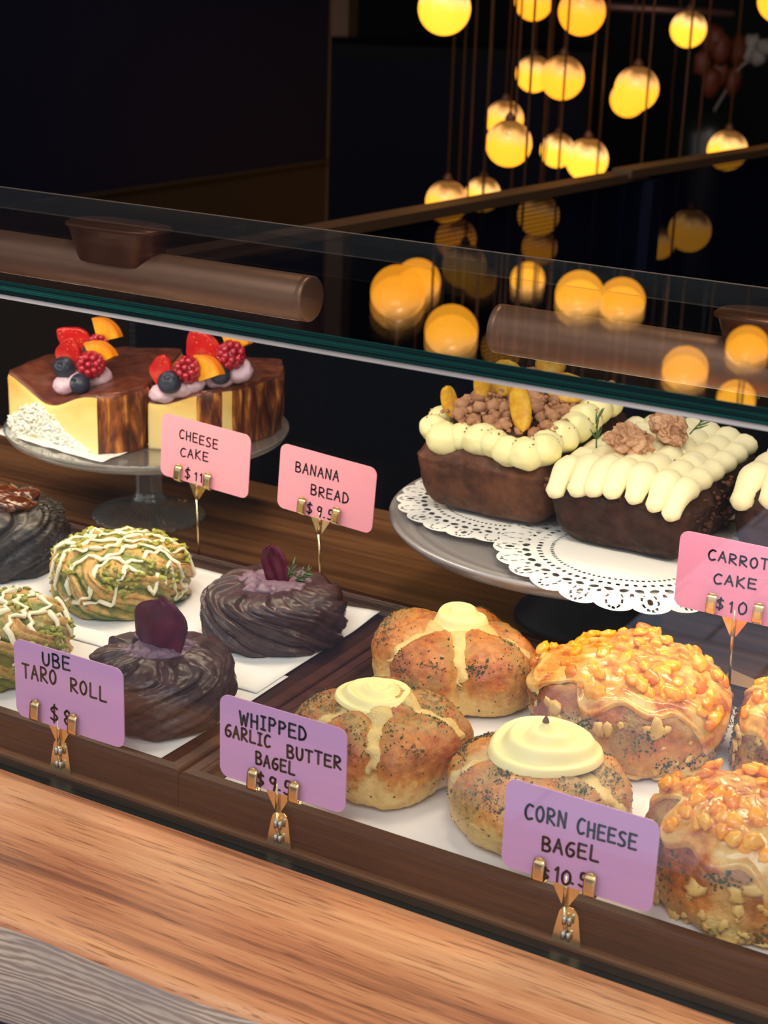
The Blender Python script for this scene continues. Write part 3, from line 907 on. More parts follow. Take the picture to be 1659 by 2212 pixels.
def ube_roll(loc, rz, R, H, label, n, twist, seed, beet_args, herb):
    t = thing('ube_taro_roll', label, 'roll', (loc[0], loc[1], Z0), rz, 'ube taro rolls')
    surf, ridge = swirl_surf(R, H, n, twist, .0046, .010, seed, 1.2, .64, .16)
    bun_mesh(lambda a, b: surf(a, b), 220, 90).build('bun', M_UBE, t)
    mb = MB(); rnd = random.Random(int(seed * 3))
    top = H - .006
    mb.blob((0, .002, top - .003), (.027, .025, .0100), .22, 1.6, 4, seed=seed)
    for i in range(22):
        a = 2 * PI * i / 22 + rnd.uniform(-.2, .2); r = rnd.uniform(.013, .028); s = rnd.uniform(.0040, .0075)
        mb.blob((r * math.cos(a), .002 + r * math.sin(a), top + .0040 - 6 * (r * r)), (s, s, s * .8), .4, 1.6, 3, seed=i + seed)
    mb.build('taro_cream', M_LAV, t)
    bl, brz, btilt, bw, bh, bc = beet_args
    b = beet(bw, bh, bc, seed).build('beet_chip', M_BEET, t, (bl[0], bl[1], top + bl[2]))
    b.rotation_euler = (btilt[0], btilt[1], brz)
    if herb:
        mb = MB(); rosemary(mb, (.010, .008, top + .003), (.75, .15, .6), .017, 13, 3)
        rosemary(mb, (.008, .006, top + .003), (.25, .1, 1), .014, 9, 8)
        mb.build('rosemary_sprig', M_ROSEMARY, t)
    return t
ube_roll((-.226, .094), .0, .0480, .0440, 'dark purple braided ube roll with a broad beet chip, beside the ube taro card', 9, 1.7, 2.7,
         ((-.004, -.002, .003), -.1, (-.12, .0), .044, .034, .004), False)
ube_roll((-.236, .242), .0, .0520, .0410, 'dark purple twisted ube roll with a slim upright beet chip and a green sprig', 11, -1.8, 6.1,
         ((.004, .000, .003), .35, (-.18, -.28), .018, .029, .001), True)

def pistachio_roll(loc, rz, R, H, label, seed, drip=1.0):
    t = thing('pistachio_roll', label, 'roll', (loc[0], loc[1], Z0), rz, 'pistachio rolls')
    surf, ridge = swirl_surf(R, H, 9, -1.3, .0050, .000, seed, 1.5, .68, .5)
    def mfn(phi, tt, p):
        k = ridge(phi, tt)
        b = -.25 + 1.0 * k ** .8 + .22 * nz(p, 26, seed) - .35 * sstep(.35, .05, p.z / H)
        return (max(0, min(1, b * .85)), .5, 0)
    bun_mesh(lambda a, b: surf(a, b), 220, 90, mfn).build('bun', M_PIST, t)
    # icing zigzag
    mb = MB(); rnd = random.Random(int(seed * 5))
    def surf_xy(x, y, off):
        r = math.hypot(x, y); phi = math.atan2(y, x)
        if r < R * .97: return surf(phi, t_of_r(r, R, .62), off)
        return surf(phi, min(.86, .60 + (r - R * .97) * 9), off)
    nl = 8
    ang = -.55 + rz * 0
    ca, sa = math.cos(ang), math.sin(ang)
    pts = []
    for k in range(nl):
        off = -R * 1.02 + 2.04 * R * (k + .5) / nl
        half = R * (1.06 if abs(off) < R * .8 else .82) * rnd.uniform(.92, 1.12)
        row = []
        for i in range(34):
            s = (-1 + 2 * i / 33) * half * (1 if k % 2 else -1)
            o = off + .0045 * math.sin(i * .50 + k * 2) + .0022 * math.sin(i * 1.5 + k)
            x, y = s * sa + o * ca, -s * ca + o * sa
            row.append((x, y))
        pts.append(row)
    for k, row in enumerate(pts):
        path = [surf_xy(x, y, .0013) for x, y in row]
        path = [p for p in path]
        rad = [.0019 * (1 + .30 * math.sin(i * .9 + k * 1.3)) for i in range(len(path))]
        mb.tube(path, rad, 8, flat=.75)
        if k % 2 == 0 and k + 1 < len(pts) and rnd.random() < .9:
            e, f = row[-1], pts[k + 1][0]
            mb.tube([surf_xy(e[0] + (f[0] - e[0]) * i / 6, e[1] + (f[1] - e[1]) * i / 6, .0013) for i in range(7)], .0015, 8)
    mb.build('icing_drizzle', M_ICING, t)
    # pistachio bits
    mb = MB()
    for i in range(640):
        phi = rnd.uniform(0, 2 * PI); tt = .62 * math.sqrt(rnd.random())
        if rnd.random() < .06: tt = rnd.uniform(.6, .75)
        p = surf(phi, tt, .0012)
        if nz(p, 40, seed + 5) < -.1: continue
        s = rnd.uniform(.0010, .0026)
        mb.blob(p, (s * 1.6, s * .9, s * .8), .4, 1.2, 1, seed=i, M=Matrix.Rotation(rnd.uniform(0, PI), 3, 'Z').to_4x4() @ Matrix.Rotation(rnd.uniform(-.8, .8), 3, 'X').to_4x4())
    o = mb.build('pistachio_crumbs', M_PISTNUT, t, smooth=False); o['kind'] = 'stuff'
    return t
pistachio_roll((-.372, .232), .0, .0520, .0440, 'pistachio roll with white icing zigzags, whole in view behind the ube card', 3.3)
pistachio_roll((-.362, .086), 1.1, .0490, .0450, 'pistachio roll at the left photo edge, its front behind the ube card', 9.1)

def sesame_bun(loc, rz, R, H, label, seed):
    t = thing('black_sesame_bun', label, 'bun', (loc[0], loc[1], Z0), rz)
    surf, ridge = swirl_surf(R, H, 7, 1.2, .0080, .0, seed, 1.6)
    bun_mesh(lambda a, b: surf(a, b), 140, 60).build('bun', M_SESAME, t)
    mb = MB(); rnd = random.Random(4)
    for i in range(15):
        a = rnd.uniform(0, 2 * PI); r = .032 * math.sqrt(rnd.random()) 
        p = surf(a, t_of_r(r, R, .62), .001)
        mb.blob(p, (rnd.uniform(.008, .014), rnd.uniform(.005, .009), .0055), .35, 1.3, 3, seed=i * 2.2, M=Matrix.Rotation(a + 1, 3, 'Z').to_4x4())
    mb.build('caramel_glaze', M_CARAMEL, t)
    mb = MB()
    for i in range(700):
        a = rnd.uniform(0, 2 * PI); tt = rnd.uniform(.25, .72)
        p = surf(a, tt, .0006)
        if nz(p, 30, 4) < -.15: continue
        s = rnd.uniform(.0006, .0011)
        mb.blob(p, (s * 1.5, s, s * .8), 0, 1, 1, M=Matrix.Rotation(rnd.uniform(0, PI), 3, 'Z').to_4x4())
    o = mb.build('sesame_seeds', plain('black_sesame', lin(40, 38, 40), .4), t); o['kind'] = 'stuff'
    return t
sesame_bun((-.500, .236), .4, .0540, .0540, 'black sesame bun with glossy caramel lumps, far left of the back row', 5.5)

# ------------------------------------------------------------------ glass cake stand and cheesecakes
GS = Vector((-.500, .434, 0)); GZ = .082
gs = thing('glass_cake_stand', 'clear glass pedestal stand carrying two cheesecake slices', 'cake stand', GS)
def ribs(a, r, z):
    return r, z + (.0011 * math.cos(a * 30) * sstep(.012, .04, r) if z < .02 else 0)
MB().lathe([(.0505, 0), (.0515, .0018), (.050, .0034), (.036, .0080), (.022, .0125), (.0165, .0155), (.0155, .018), (.0155, .0), ], 180, fn=ribs).build('foot', M_STANDGLASS, gs)
MB().lathe([(.0150, .0155), (.0158, .0175), (.0128, .0205), (.0118, .026), (.0122, .052), (.0132, .060), (.0155, .064), (.0135, .067), (.014, .070), (.022, .0735)], 48).build('stem', M_STANDGLASS, gs)
MB().lathe([(0, GZ - .0085), (.03, GZ - .0085), (.112, GZ - .0068), (.1235, GZ - .001), (.1265, GZ + .0045), (.1252, GZ + .0052), (.121, GZ + .0012), (.110, GZ - .0022), (0, GZ - .0032)], 96).build('plate', M_STANDGLASS, gs)
CZ = GZ - .0030
def slice_cake(name, label, outline, seed, hfn, loc):
    """outline: list of (x, y, tag) counter-clockwise; tag of the side that starts there: c cut, k crust"""
    t = thing(name, label, 'cake', (loc[0], loc[1], CZ), 0, 'burnt cheesecake slices')
    mb = MB()
    # resample the outline
    P = []
    n = len(outline)
    for i in range(n):
        a, b = outline[i], outline[(i + 1) % n]
        m = max(2, int(math.hypot(b[0] - a[0], b[1] - a[1]) / .0022))
        for k in range(m):
            P.append((a[0] + (b[0] - a[0]) * k / m - loc[0], a[1] + (b[1] - a[1]) * k / m - loc[1], a[2]))
    # smooth corners a little
    for _ in range(2):
        P = [((P[i - 1][0] + 2 * P[i][0] + P[(i + 1) % len(P)][0]) / 4, (P[i - 1][1] + 2 * P[i][1] + P[(i + 1) % len(P)][1]) / 4, P[i][2]) for i in range(len(P))]
    cx = sum(p[0] for p in P) / len(P); cy = sum(p[1] for p in P) / len(P)
    N = len(P); ns = 18; rings = []
    for j in range(ns + 1):
        k = j / ns; ring = []
        for i, (x, y, tg) in enumerate(P):
            h = hfn(x, y)
            nx, ny = x - cx, y - cy; l = math.hypot(nx, ny); nx /= l; ny /= l
            amp = .0022 if tg == 'k' else .0006
            d = amp * fbm((x * 1.0, y * 1.0, h * k * .35), 60, seed) + (.0020 * math.sin(i * .9) * nz((i * .3, 0, 0), 1) if tg == 'k' else 0)
            lip = -.0020 * sstep(.88, 1, k)
            ring.append((x + nx * (d + lip), y + ny * (d + lip), h * k))
        rings.append(ring)
    nt = 14
    for j in range(1, nt + 1):
        k = j / nt; ring = []
        for i, (x, y, tg) in enumerate(P):
            X = x + (cx - x) * k; Y = y + (cy - y) * k
            bl = sstep(0, .12, k)
            ring.append((X, Y, hfn(X, Y) + .0012 * bl * fbm((X, Y, 0), 50, seed)))
        rings.append(ring)
    base = 0
    vs = sum(rings, [])
    fs_c, fs_k, fs_t = [], [], []
    for j in range(len(rings) - 1):
        for i in range(N):
            q = (j * N + i, j * N + (i + 1) % N, (j + 1) * N + (i + 1) % N, (j + 1) * N + i)
            (fs_t if j >= ns - 1 else (fs_c if P[i][2] == 'c' else fs_k)).append(q)
    mb.v = [Vector(p) for p in vs]
    for fs, mi in ((fs_c, 0), (fs_k, 1), (fs_t, 2)):
        for f in fs: mb.f.append(list(f)); mb.mi.append(mi)
    mb.f.append(list(range(N))[::-1]); mb.mi.append(0)
    mb.build('cake', [M_CAKE, M_CRUST, M_CAKETOP], t)
    return t
def top1(x, y):
    d = math.exp(-((x - .0) / .036) ** 2) * math.exp(-((y + .07) / .055) ** 2)
    return .0575 - .021 * d + .0015 * math.sin(x * 70)
S1 = (-.545, .43)
cake1 = slice_cake('cheesecake_slice', 'cheesecake slice at the left end of the glass stand, white shavings on its front',
                   [(-.600, .363, 'c'), (-.490, .352, 'k'), (-.476, .366, 'k'), (-.472, .392, 'k'), (-.494, .458, 'c'), (-.520, .515, 'c'), (-.575, .500, 'k'), (-.606, .42, 'k')], 1.7, top1, S1)
def top2(x, y):
    d = math.exp(-((x + .012) / .030) ** 2) * math.exp(-((y + .06) / .05) ** 2)
    return .0560 - .013 * d + .001 * math.sin(x * 90)
S2 = (-.450, .47)
cake2 = slice_cake('cheesecake_slice', 'cheesecake slice with dark ridged crust, behind the cheese cake card',
                   [(-.470, .394, 'c'), (-.430, .412, 'k'), (-.416, .430, 'c'), (-.411, .438, 'k'), (-.405, .462, 'k'), (-.404, .505, 'k'), (-.428, .545, 'c'), (-.486, .535, 'c'), (-.492, .462, 'c')], 5.7, top2, S2)

def strawberry_half():
    mb = MB()
    def fn(p, q):
        k = 1 - .42 * sstep(-.2, 1, p.z) - .1 * sstep(.4, 1, -p.z)
        return Vector((q.x * k, max(q.y * k, -.0018), q.z))
    mb.blob((0, 0, 0), (.0105, .0095, .0140), .06, 2, 4, seed=2, fn=fn)
    return mb
def raspberry():
    mb = MB()
    for j in range(6):
        z = -.0062 + j * .0026
        rr = .0080 * math.sqrt(max(.05, 1 - (z / .0095) ** 2))
        m = max(3, int(rr / .0080 * 11))
        for i in range(m):
            a = 2 * PI * (i + .5 * (j % 2)) / m
            mb.blob((rr * math.cos(a) * .86, rr * math.sin(a) * .86, z), .0024, .05, 2, 2, seed=i + j)
    mb.blob((0, 0, 0), .0068, 0, 1, 2)
    mb.blob((0, 0, .0085), .0022, 0, 1, 2)
    return mb
def blueberry():
    mb = MB()
    def fn(p, q):
        if p.z > .55:
            r = math.hypot(p.x, p.y)
            q.z += (.0012 * math.exp(-((r - .42) / .10) ** 2) * (1 + .6 * math.cos(5 * math.atan2(p.y, p.x))) - .0022 * math.exp(-(r / .28) ** 2))
        return q
    mb.blob((0, 0, 0), (.0082, .0082, .0074), .03, 2, 4, seed=1, fn=fn)
    return mb
def orange_wedge():
    mb = MB()
    R = .019; th = .0035
    pts = [(0, 0)] + [(R * math.cos(a), R * math.sin(a)) for a in [PI / 2 * k / 16 for k in range(17)]]
    inner = [(p[0] * .90, p[1] * .90) for p in pts]
    mb.prism(inner, -th, th, 0)
    a = [(R * .90 * math.cos(PI / 2 * k / 16), R * .90 * math.sin(PI / 2 * k / 16)) for k in range(17)]
    b = [(R * math.cos(PI / 2 * k / 16), R * math.sin(PI / 2 * k / 16)) for k in range(17)]
    mb.prism(a + b[::-1], -th * 1.02, th * 1.02, 1)
    return mb
PROTO = {}; FS = 1.2
def fruit(kind, parent, u, v, y, rot=(0, 0, 0), s=1.0):
    p = at_y(u, v, y) - Vector(parent.location)
    if kind not in PROTO:
        b, m = {'strawberry_half': (strawberry_half, [M_STRAW]), 'raspberry': (raspberry, [M_RASP]), 'blueberry': (blueberry, [M_BLUE]), 'orange_wedge': (orange_wedge, [M_ORANGE, M_RIND])}[kind]
        o = b().build(kind, m, parent, p, smooth=(kind != 'orange_wedge')); PROTO[kind] = o
        o.rotation_euler = rot; o.scale = (s * FS, s * FS, s * FS)
    else: copy_part(PROTO[kind], parent, p, rot, (s * FS, s * FS, s * FS))
def cream_dollop(parent, lst, seed):
    mb = MB()
    for i, (u, v, y, rx, rz) in enumerate(lst):
        mb.blob(at_y(u, v, y) - Vector(parent.location), (rx, rx * .9, rz), .12, 1.3, 4, seed=seed + i)
    mb.build('berry_cream', M_LAVLIGHT, parent)
M_LAVLIGHT = cream_mat('berry_cream', lin(226, 196, 214), .4)
cream_dollop(cake1, [(140, 833, .385, .011, .009), (175, 826, .392, .012, .009), (213, 815, .40, .012, .010), (165, 800, .41, .015, .010), (195, 780, .415, .014, .010)], 2)
fruit('blueberry', cake1, 138, 794, .387, (1.1, .2, .1))
fruit('blueberry', cake1, 173, 829, .376, (1.2, .1, -.2), .95)
fruit('raspberry', cake1, 197, 788, .388, (1.3, .3, .4), 1.15)
fruit('strawberry_half', cake1, 150, 764, .398, (.25, .3, .2), 1.05)
fruit('strawberry_half', cake1, 160, 735, .415, (.3, -1.0, .25), 1.05)
fruit('raspberry', cake1, 209, 748, .412, (.6, .9, .2), 1.0)
fruit('orange_wedge', cake1, 209, 792, .400, (1.45, -.55, .15), 1.0)
fruit('orange_wedge', cake1, 216, 738, .420, (1.5, -.30, .2), .95)
cream_dollop(cake2, [(352, 850, .405, .013, .008), (385, 838, .412, .014, .009), (415, 828, .42, .012, .009), (515, 800, .445, .013, .011), (470, 815, .44, .016, .010), (430, 805, .435, .014, .01)], 6)
fruit('blueberry', cake2, 366, 826, .397, (.75, .1, .2), 1.05)
fruit('strawberry_half', cake2, 350, 800, .412, (.2, .25, .1), .95)
fruit('raspberry', cake2, 408, 798, .412, (1.2, .1, .3), 1.15)
fruit('strawberry_half', cake2, 437, 752, .435, (.2, -.3, .2), 1.25)
fruit('raspberry', cake2, 498, 768, .435, (1.0, .4, .6), 1.2)
fruit('orange_wedge', cake2, 436, 824, .415, (1.4, -.42, .05), 1.0)
fruit('orange_wedge', cake2, 498, 762, .450, (1.4, -.5, .2), .95)
fruit('blueberry', cake2, 476, 810, .425, (.4, .1, .2), .9)
# sprigs of thyme
for ck, (u, v, y) in ((cake1, (178, 748, .402)), (cake2, (428, 762, .424))):
    mb = MB(); rosemary(mb, at_y(u, v, y) - Vector(ck.location), (.5, -.2, -.5), .008, 7, 5)
    mb.build('thyme_sprig', plain('thyme', lin(58, 52, 34), .6), ck)
# coconut-white shavings stuck to the first slice's front
mb = MB(); rnd = random.Random(9)
for i in range(900):
    x = rnd.uniform(-.598, -.500); k = (x + .600) / .10
    top = .030 * math.exp(-((k - .38) / .36) ** 2) + .003 * rnd.random()
    z = top * rnd.random() ** .8
    y = .3615 - .1 * (x + .600) * 1.0 + .001
    s = rnd.uniform(.0011, .0026)
    mb.blob((x - S1[0], y - S1[1] + rnd.uniform(-.0018, .0008), z + .001), (s, s * .8, s * .7), .5, 1.5, 1, seed=i, M=Matrix.Rotation(rnd.uniform(0, 3), 3, 'Y').to_4x4())
o = mb.build('white_shavings', M_COCO, cake1); o['kind'] = 'stuff'
mb = MB()
def liner(u, v):
    x = -.606 + .132 * u; y = .350 - .012 * u + .12 * v
    return (x, y, .0007 + CZ + .0012 * (1 + nz((x, y, 0), 60)))
mb.grid(liner, 30, 20)
pl = mb.build('cake_liner', M_PAPER); so = pl.modifiers.new('paper', 'SOLIDIFY'); so.thickness = .0003
tag(pl, 'white paper liner peeking out under the left cheesecake slice', 'paper')

# ------------------------------------------------------------------ pewter stand with loaves
PS = Vector((-.068, .440, 0)); PZ = .084
ps = thing('pewter_cake_stand', 'grey metal cake stand on a black foot carrying the loaf cakes', 'cake stand', PS)
MB().lathe([(.0580, 0), (.0590, .002), (.0575, .005), (.050, .0125), (.040, .026), (.033, .045), (.036, .060), (.050, .068), (.050, .072), (0, .072)], 96).build('foot', M_SLATE, ps)
MB().lathe([(0, PZ - .016), (.06, PZ - .016), (.140, PZ - .0135), (.154, PZ - .009), (.1605, PZ - .002), (.1610, PZ + .0005), (.1590, PZ + .002), (.1565, PZ + .0005), (.150, PZ - .002), (.1485, PZ - .0012), (.144, PZ - .0012), (.1425, PZ - .003), (.1375, PZ - .002), (.132, PZ - .0035), (0, PZ - .004)], 128).build('plate', M_PEWTER, ps)

def doily(cx, cy, z, R, label, seed, droop=None):
    mb = MB(); na, nr = 720, 52
    lob = 22
    r_in = R * .52
    def hole(a, k):
        # k: 0 inner ... 1 rim
        s = (a * lob / (2 * PI)) % 1.0
        d = abs(s - .5)
        fl = (a * lob / (2 * PI) / 2) % 1.0
        if k > .60:
            x, y = (s - .5), (k - .74) * .95
            rr = math.hypot(x * 1.0, y * 1.25)
            if .20 < rr < .26 and (math.atan2(y, x) * 5 / PI) % 1 < .62: return True
            if rr < .085 and int(a * lob / (2 * PI)) % 2 == 0: return True
            if abs(k - .66) < .04 and d > .44: return True
            return False
        if .42 < k < .58:
            q = (a * lob * 2 / (2 * PI)) % 1.0
            return (((q - .5) / .32) ** 2 + ((k - .50) / .055) ** 2) < 1
        if .22 < k < .36:
            q = (a * lob * 3 / (2 * PI)) % 1.0
            return .25 < q < .72 and abs(k - .29) < .035
        return .05 < k < .11 and ((a * lob * 4 / (2 * PI)) % 1.0) < .5
    vs = [(0, 0, 0)]; fs = []
    def rad(a, k):
        s = abs(math.sin(a * lob / 2))
        rim = R * (.945 + .055 * s ** .6)
        return r_in + (rim - r_in) * k
    for j in range(nr + 1):
        for i in range(na):
            a = 2 * PI * i / na; r = rad(a, j / nr)
            x, y = r * math.cos(a), r * math.sin(a)
            zz = .0004 * nz((x, y, 0), 40, seed)
            if droop: zz -= droop(x + cx, y + cy)
            vs.append((x, y, zz))
    for i in range(na): fs.append((0, 1 + i, 1 + (i + 1) % na))
    for j in range(nr):
        for i in range(na):
            if hole(2 * PI * (i + .5) / na, (j + .5) / nr): continue
            a = 1 + j * na + i; b = 1 + j * na + (i + 1) % na
            fs.append((a, b, b + na, a + na))
    mb.add(vs, fs)
    o = mb.build('paper_doily', M_DOILY, None, (cx, cy, z), smooth=False)
    return tag(o, label, 'doily', 'lace doilies under the loaf cakes')
def rim_droop(x, y):
    d = math.hypot(x - PS.x, y - PS.y) - .158
    return max(0, d) ** 1.2 * .55 if d > 0 else 0
doily(-.135, .425, PZ + .0022, .0900, 'white lace doily under the banana loaf', 1)
doily(-.014, .372, PZ + .0034, .0980, 'white lace doily overhanging the rim under the front carrot loaf', 2, rim_droop)

def loaf_mesh(x0, x1, y0, y1, h, taper, domeh, seed, rough, rnd_e=.016, my=60):
    """loaf standing on z = 0; local coordinates"""
    mb = MB()
    L, Wd = y1 - y0, x1 - x0
    def point(d):
        # cube direction to rounded-box surface
        x, y, z = d
        k = taper
        X = x * Wd / 2; Y = y * L / 2; Z = (z + 1) / 2
        # rounded box
        e = rnd_e
        def rb(c, hx):
            return c
        sc = (1 - k) + k * Z
        hz = h + domeh * (1 - x * x) * (1 - y ** 4) * sstep(.55, 1, Z)
        return Vector((X * sc, Y * sc, Z * hz))
    n = my
    faces = [((1, 0, 0), (0, 1, 0), (0, 0, 1)), ((-1, 0, 0), (0, -1, 0), (0, 0, 1)), ((0, 1, 0), (-1, 0, 0), (0, 0, 1)), ((0, -1, 0), (1, 0, 0), (0, 0, 1)), ((0, 0, 1), (1, 0, 0), (0, 1, 0)), ((0, 0, -1), (1, 0, 0), (0, -1, 0))]
    core = Vector((Wd / 2 - rnd_e, L / 2 - rnd_e, h / 2 - rnd_e))
    for c, a, b in faces:
        c, a, b = Vector(c), Vector(a), Vector(b)
        def fn(u, v):
            d = c + a * (2 * u - 1) + b * (2 * v - 1)
            q = Vector((d.x * Wd / 2, d.y * L / 2, d.z * h / 2))
            inn = Vector((max(-core.x, min(core.x, q.x)), max(-core.y, min(core.y, q.y)), max(-core.z, min(core.z, q.z))))
            o = q - inn
            if o.length > 1e-9: q = inn + o.normalized() * rnd_e
            nrm = o.normalized() if o.length > 1e-9 else c
            Z = (q.z + h / 2) / h
            sc = (1 - taper) + taper * Z
            p = Vector((q.x * sc, q.y * sc, q.z + h / 2))
            xx, yy = q.x / (Wd / 2), q.y / (L / 2)
            p.z += domeh * max(0, 1 - xx * xx) * max(0, 1 - yy ** 4) * sstep(.6, 1, Z)
            amp = .35 + .65 * sstep(.62, .8, Z)
            p += nrm * rough * amp * (.0022 * nz(p, 30, seed) + .0014 * fbm(p, 85, seed) + .0006 * fbm(p, 260, seed))
            # shoulder overhang line of the tin
            p += Vector((nrm.x, nrm.y, 0)) * .0018 * math.exp(-((Z - .80) / .05) ** 2)
            if p.z < 0: p.z = 0
            return p
        mb.grid(fn, n, n)
    return mb
def rough_chunks(mb, pts, s0, s1, seed):
    rnd = random.Random(seed)
    for i, p in enumerate(pts):
        s = rnd.uniform(s0, s1)
        mb.blob(p, (s, s * .8, s * .7), .6, 1.8, 2, seed=i * 1.7 + seed)

LZ = PZ + .0042
# banana loaf
B = (-.136, .458)
ban = thing('banana_bread_loaf', 'brown banana loaf topped by cream balls, crumble and upright banana chips', 'cake', (B[0], B[1], LZ))
loaf_mesh(-.0600, .0600, -.096, .096, .0530, .11, .018, 2.2, 1.2, .021).build('loaf', M_LOAF, ban)
mb = MB(); rnd = random.Random(21)
balls = [(940, 925, .387, .0125), (962, 948, .378, .0150), (1000, 945, .382, .0130), (1040, 950, .376, .0148), (1068, 958, .372, .0120), (1100, 975, .368, .0130), (1138, 980, .368, .0145), (1172, 972, .376, .0145), (1182, 958, .386, .0120),
         (1212, 945, .405, .0145), (1242, 925, .425, .0140), (1262, 905, .445, .0145), (1285, 885, .47, .0145), (1310, 870, .49, .0140), (955, 905, .41, .012)]
for i, (u, v, y, r) in enumerate(balls):
    mb.blob(at_y(u, v, y) - Vector(ban.location), (r, r, r * .86), .10, 1.2, 4, seed=i)
mb.blob((0, -.006, .058), (.050, .078, .010), .15, 2, 4, seed=4)
mb.build('piped_cream', M_BANCREAM, ban)
mb = MB()
for i in range(560):
    x = rnd.uniform(-.047, .049); y = rnd.uniform(-.077, .088)
    e = max(abs(x) / .050, abs(y - .006) / .086)
    z = .0715 + .0095 * (1 - e ** 2) + rnd.uniform(-.003, .005)
    s = rnd.uniform(.0016, .0062) if rnd.random() < .5 else rnd.uniform(.0012, .003)
    mb.blob((x, y, z - s * .2), (s, s * rnd.uniform(.8, 1.1), s * .85), .5, 1.6, 2 if s > .003 else 1, seed=i * .9)
for i in range(130):
    bl = balls[rnd.randrange(len(balls))]; c = at_y(bl[0], bl[1], bl[2]) - Vector(ban.location)
    d = Vector((rnd.uniform(-1, 1), rnd.uniform(-.5, 1), rnd.uniform(.25, 1))).normalized()
    mb.blob(c + Vector((d.x * bl[3], d.y * bl[3], d.z * bl[3] * .9)), rnd.uniform(.0004, .0010), .4, 1.5, 1, seed=i)
o = mb.build('crumble', M_CRUMBLE, ban); o['kind'] = 'stuff'
def chip(u, v, y, w, hgt, rz, tilt, lean=0.0):
    mb = MB()
    def side(s):
        def fn(a, k):
            x = (2 * a - 1); e = math.sqrt(max(0, 1 - (2 * k - 1) ** 2)) ** .8
            return (x * w / 2 * e, .0035 * (x * x) + .002 * math.sin(k * 3) + s * .0009, hgt * k)
        return fn
    mb.grid(side(-1), 12, 20); mb.grid(side(1), 12, 20)
    for xx in (0, 1):
        a = [side(-1)(xx, k / 20) for k in range(21)]; b = [side(1)(xx, k / 20) for k in range(21)]
        mb.add(a + b, [(i, i + 1, 22 + i, 21 + i) for i in range(20)])
    o = mb.build('banana_chip', M_CHIP, ban, at_y(u, v, y) - Vector(ban.location)); o.rotation_euler = (tilt, lean, rz)
chip(983, 904, .395, .013, .026, .8, -.1, -.25)
chip(1036, 872, .425, .014, .030, .15, -.05, -.05)
chip(1080, 858, .440, .026, .030, .1, -.15, .1)
chip(1130, 934, .384, .016, .036, .35, -.15, -.22)
chip(1136, 896, .412, .014, .038, .5, -.05, -.4)
chip(1212, 870, .450, .032, .024, .1, -.3, .05)
chip(1180, 812, .505, .026, .020, .1, -.3, .05)
# carrot loaf (front)
def frost_strokes(mb, x0, x1, y0, y1, zf, ncol, nrow, r, seed, droop=.012):
    rnd = random.Random(seed)
    for j in range(nrow - 1, -1, -1):
        for i in range(ncol):
            k = (i + .5) / ncol
            x = x0 + (x1 - x0) * k + rnd.uniform(-.001, .001)
            ya = y0 + (y1 - y0) * (j + 1.15) / nrow
            yb = y0 + (y1 - y0) * (j - .12) / nrow
            path = []; rad = []
            front = (j == 0)
            for s in range(11):
                q = s / 10
                y = ya + (yb - ya) * q
                z = zf(x, y) + .0026 - .0015 * q
                if front:
                    y -= .004 * sstep(.5, 1, q)
                    z -= droop * sstep(.35, 1, q) ** 1.6
                path.append((x + (k - .5) * .004 * q + .0012 * math.sin(seed + i * 2 + q * 3), y, z))
                prof = math.sqrt(max(.03, 1 - (1 - q / .22) ** 2)) if q < .22 else (1 - .12 * q if not front else 1 - .30 * sstep(.5, .9, q) - .35 * sstep(.9, 1, q))
                rad.append(r * prof * (1 + .08 * math.sin(q * 7 + i)))
            mb.tube(path, rad, 12, flat=.8)
def zfrost(b):
    return lambda x, y: b + .012 * (1 - (x / .055) ** 2)
Cc = (-.020, .438)
car = thing('carrot_cake_loaf', 'dark carrot loaf in front, piped cream rows and two walnuts on top', 'cake', (Cc[0], Cc[1], LZ))
loaf_mesh(-.0585, .0585, -.086, .086, .0510, .14, .013, 6.2, 1.5, .018).build('loaf', M_CARROTLOAF, car)
mb = MB()
frost_strokes(mb, -.052, .050, -.083, .074, zfrost(.0480), 7, 6, .0104, 3, .013)
mb.blob((0, 0, .052), (.046, .070, .010), .1, 2, 3, seed=1)
mb.build('piped_frosting', M_FROST, car)
mb = MB(); rr = random.Random(3)
rough_chunks(mb, [(rr.uniform(-.028, .004), -.079 + rr.uniform(-.003, .003), rr.uniform(.040, .050)) for _ in range(90)] + [(rr.uniform(-.058, -.040), -.076 + rr.uniform(-.004, .004), rr.uniform(.036, .050)) for _ in range(40)]
             + [(.0565 + rr.uniform(-.003, .002), rr.uniform(-.07, .03), rr.uniform(.020, .050)) for _ in range(60)], .0010, .0028, 2)
o = mb.build('torn_crumb', M_CRUMBIN, car); o['kind'] = 'stuff'
def walnut_mesh():
    mb = MB()
    def fn(p, q):
        ridg = abs(nz(p, 2.3, 4)) * 1.5
        q = q * (1 - .30 * math.exp(-(ridg / .16) ** 2))
        q.x *= 1 - .25 * math.exp(-(p.y / .14) ** 2) * (p.z > -.2)
        return Vector((q.x, q.y + math.copysign(.0012, p.y), q.z))
    mb.blob((0, 0, 0), (.0170, .0140, .0100), .28, 1.5, 5, seed=6, fn=fn)
    mb.blob((-.013, -.004, -.002), (.007, .006, .004), .5, 2.5, 4, seed=9)
    return mb
wn = walnut_mesh().build('walnut', M_WALNUTKERNEL, car, at_y(1362, 950, .400) - Vector(car.location)); wn.rotation_euler = (.4, .3, .6)
copy_part(wn, car, at_y(1445, 922, .435) - Vector(car.location), (.2, -.3, 2.2), (.95, .95, .95))
for (u, v, y, d, l, sd) in ((1288, 968, .400, (-.12, .1, 1), .022, 4), (1490, 938, .425, (.5, .2, .8), .022, 6)):
    mb = MB(); rosemary(mb, at_y(u, v, y) - Vector(car.location), d, l, 9, sd); mb.build('rosemary_sprig', M_ROSEMARY, car)
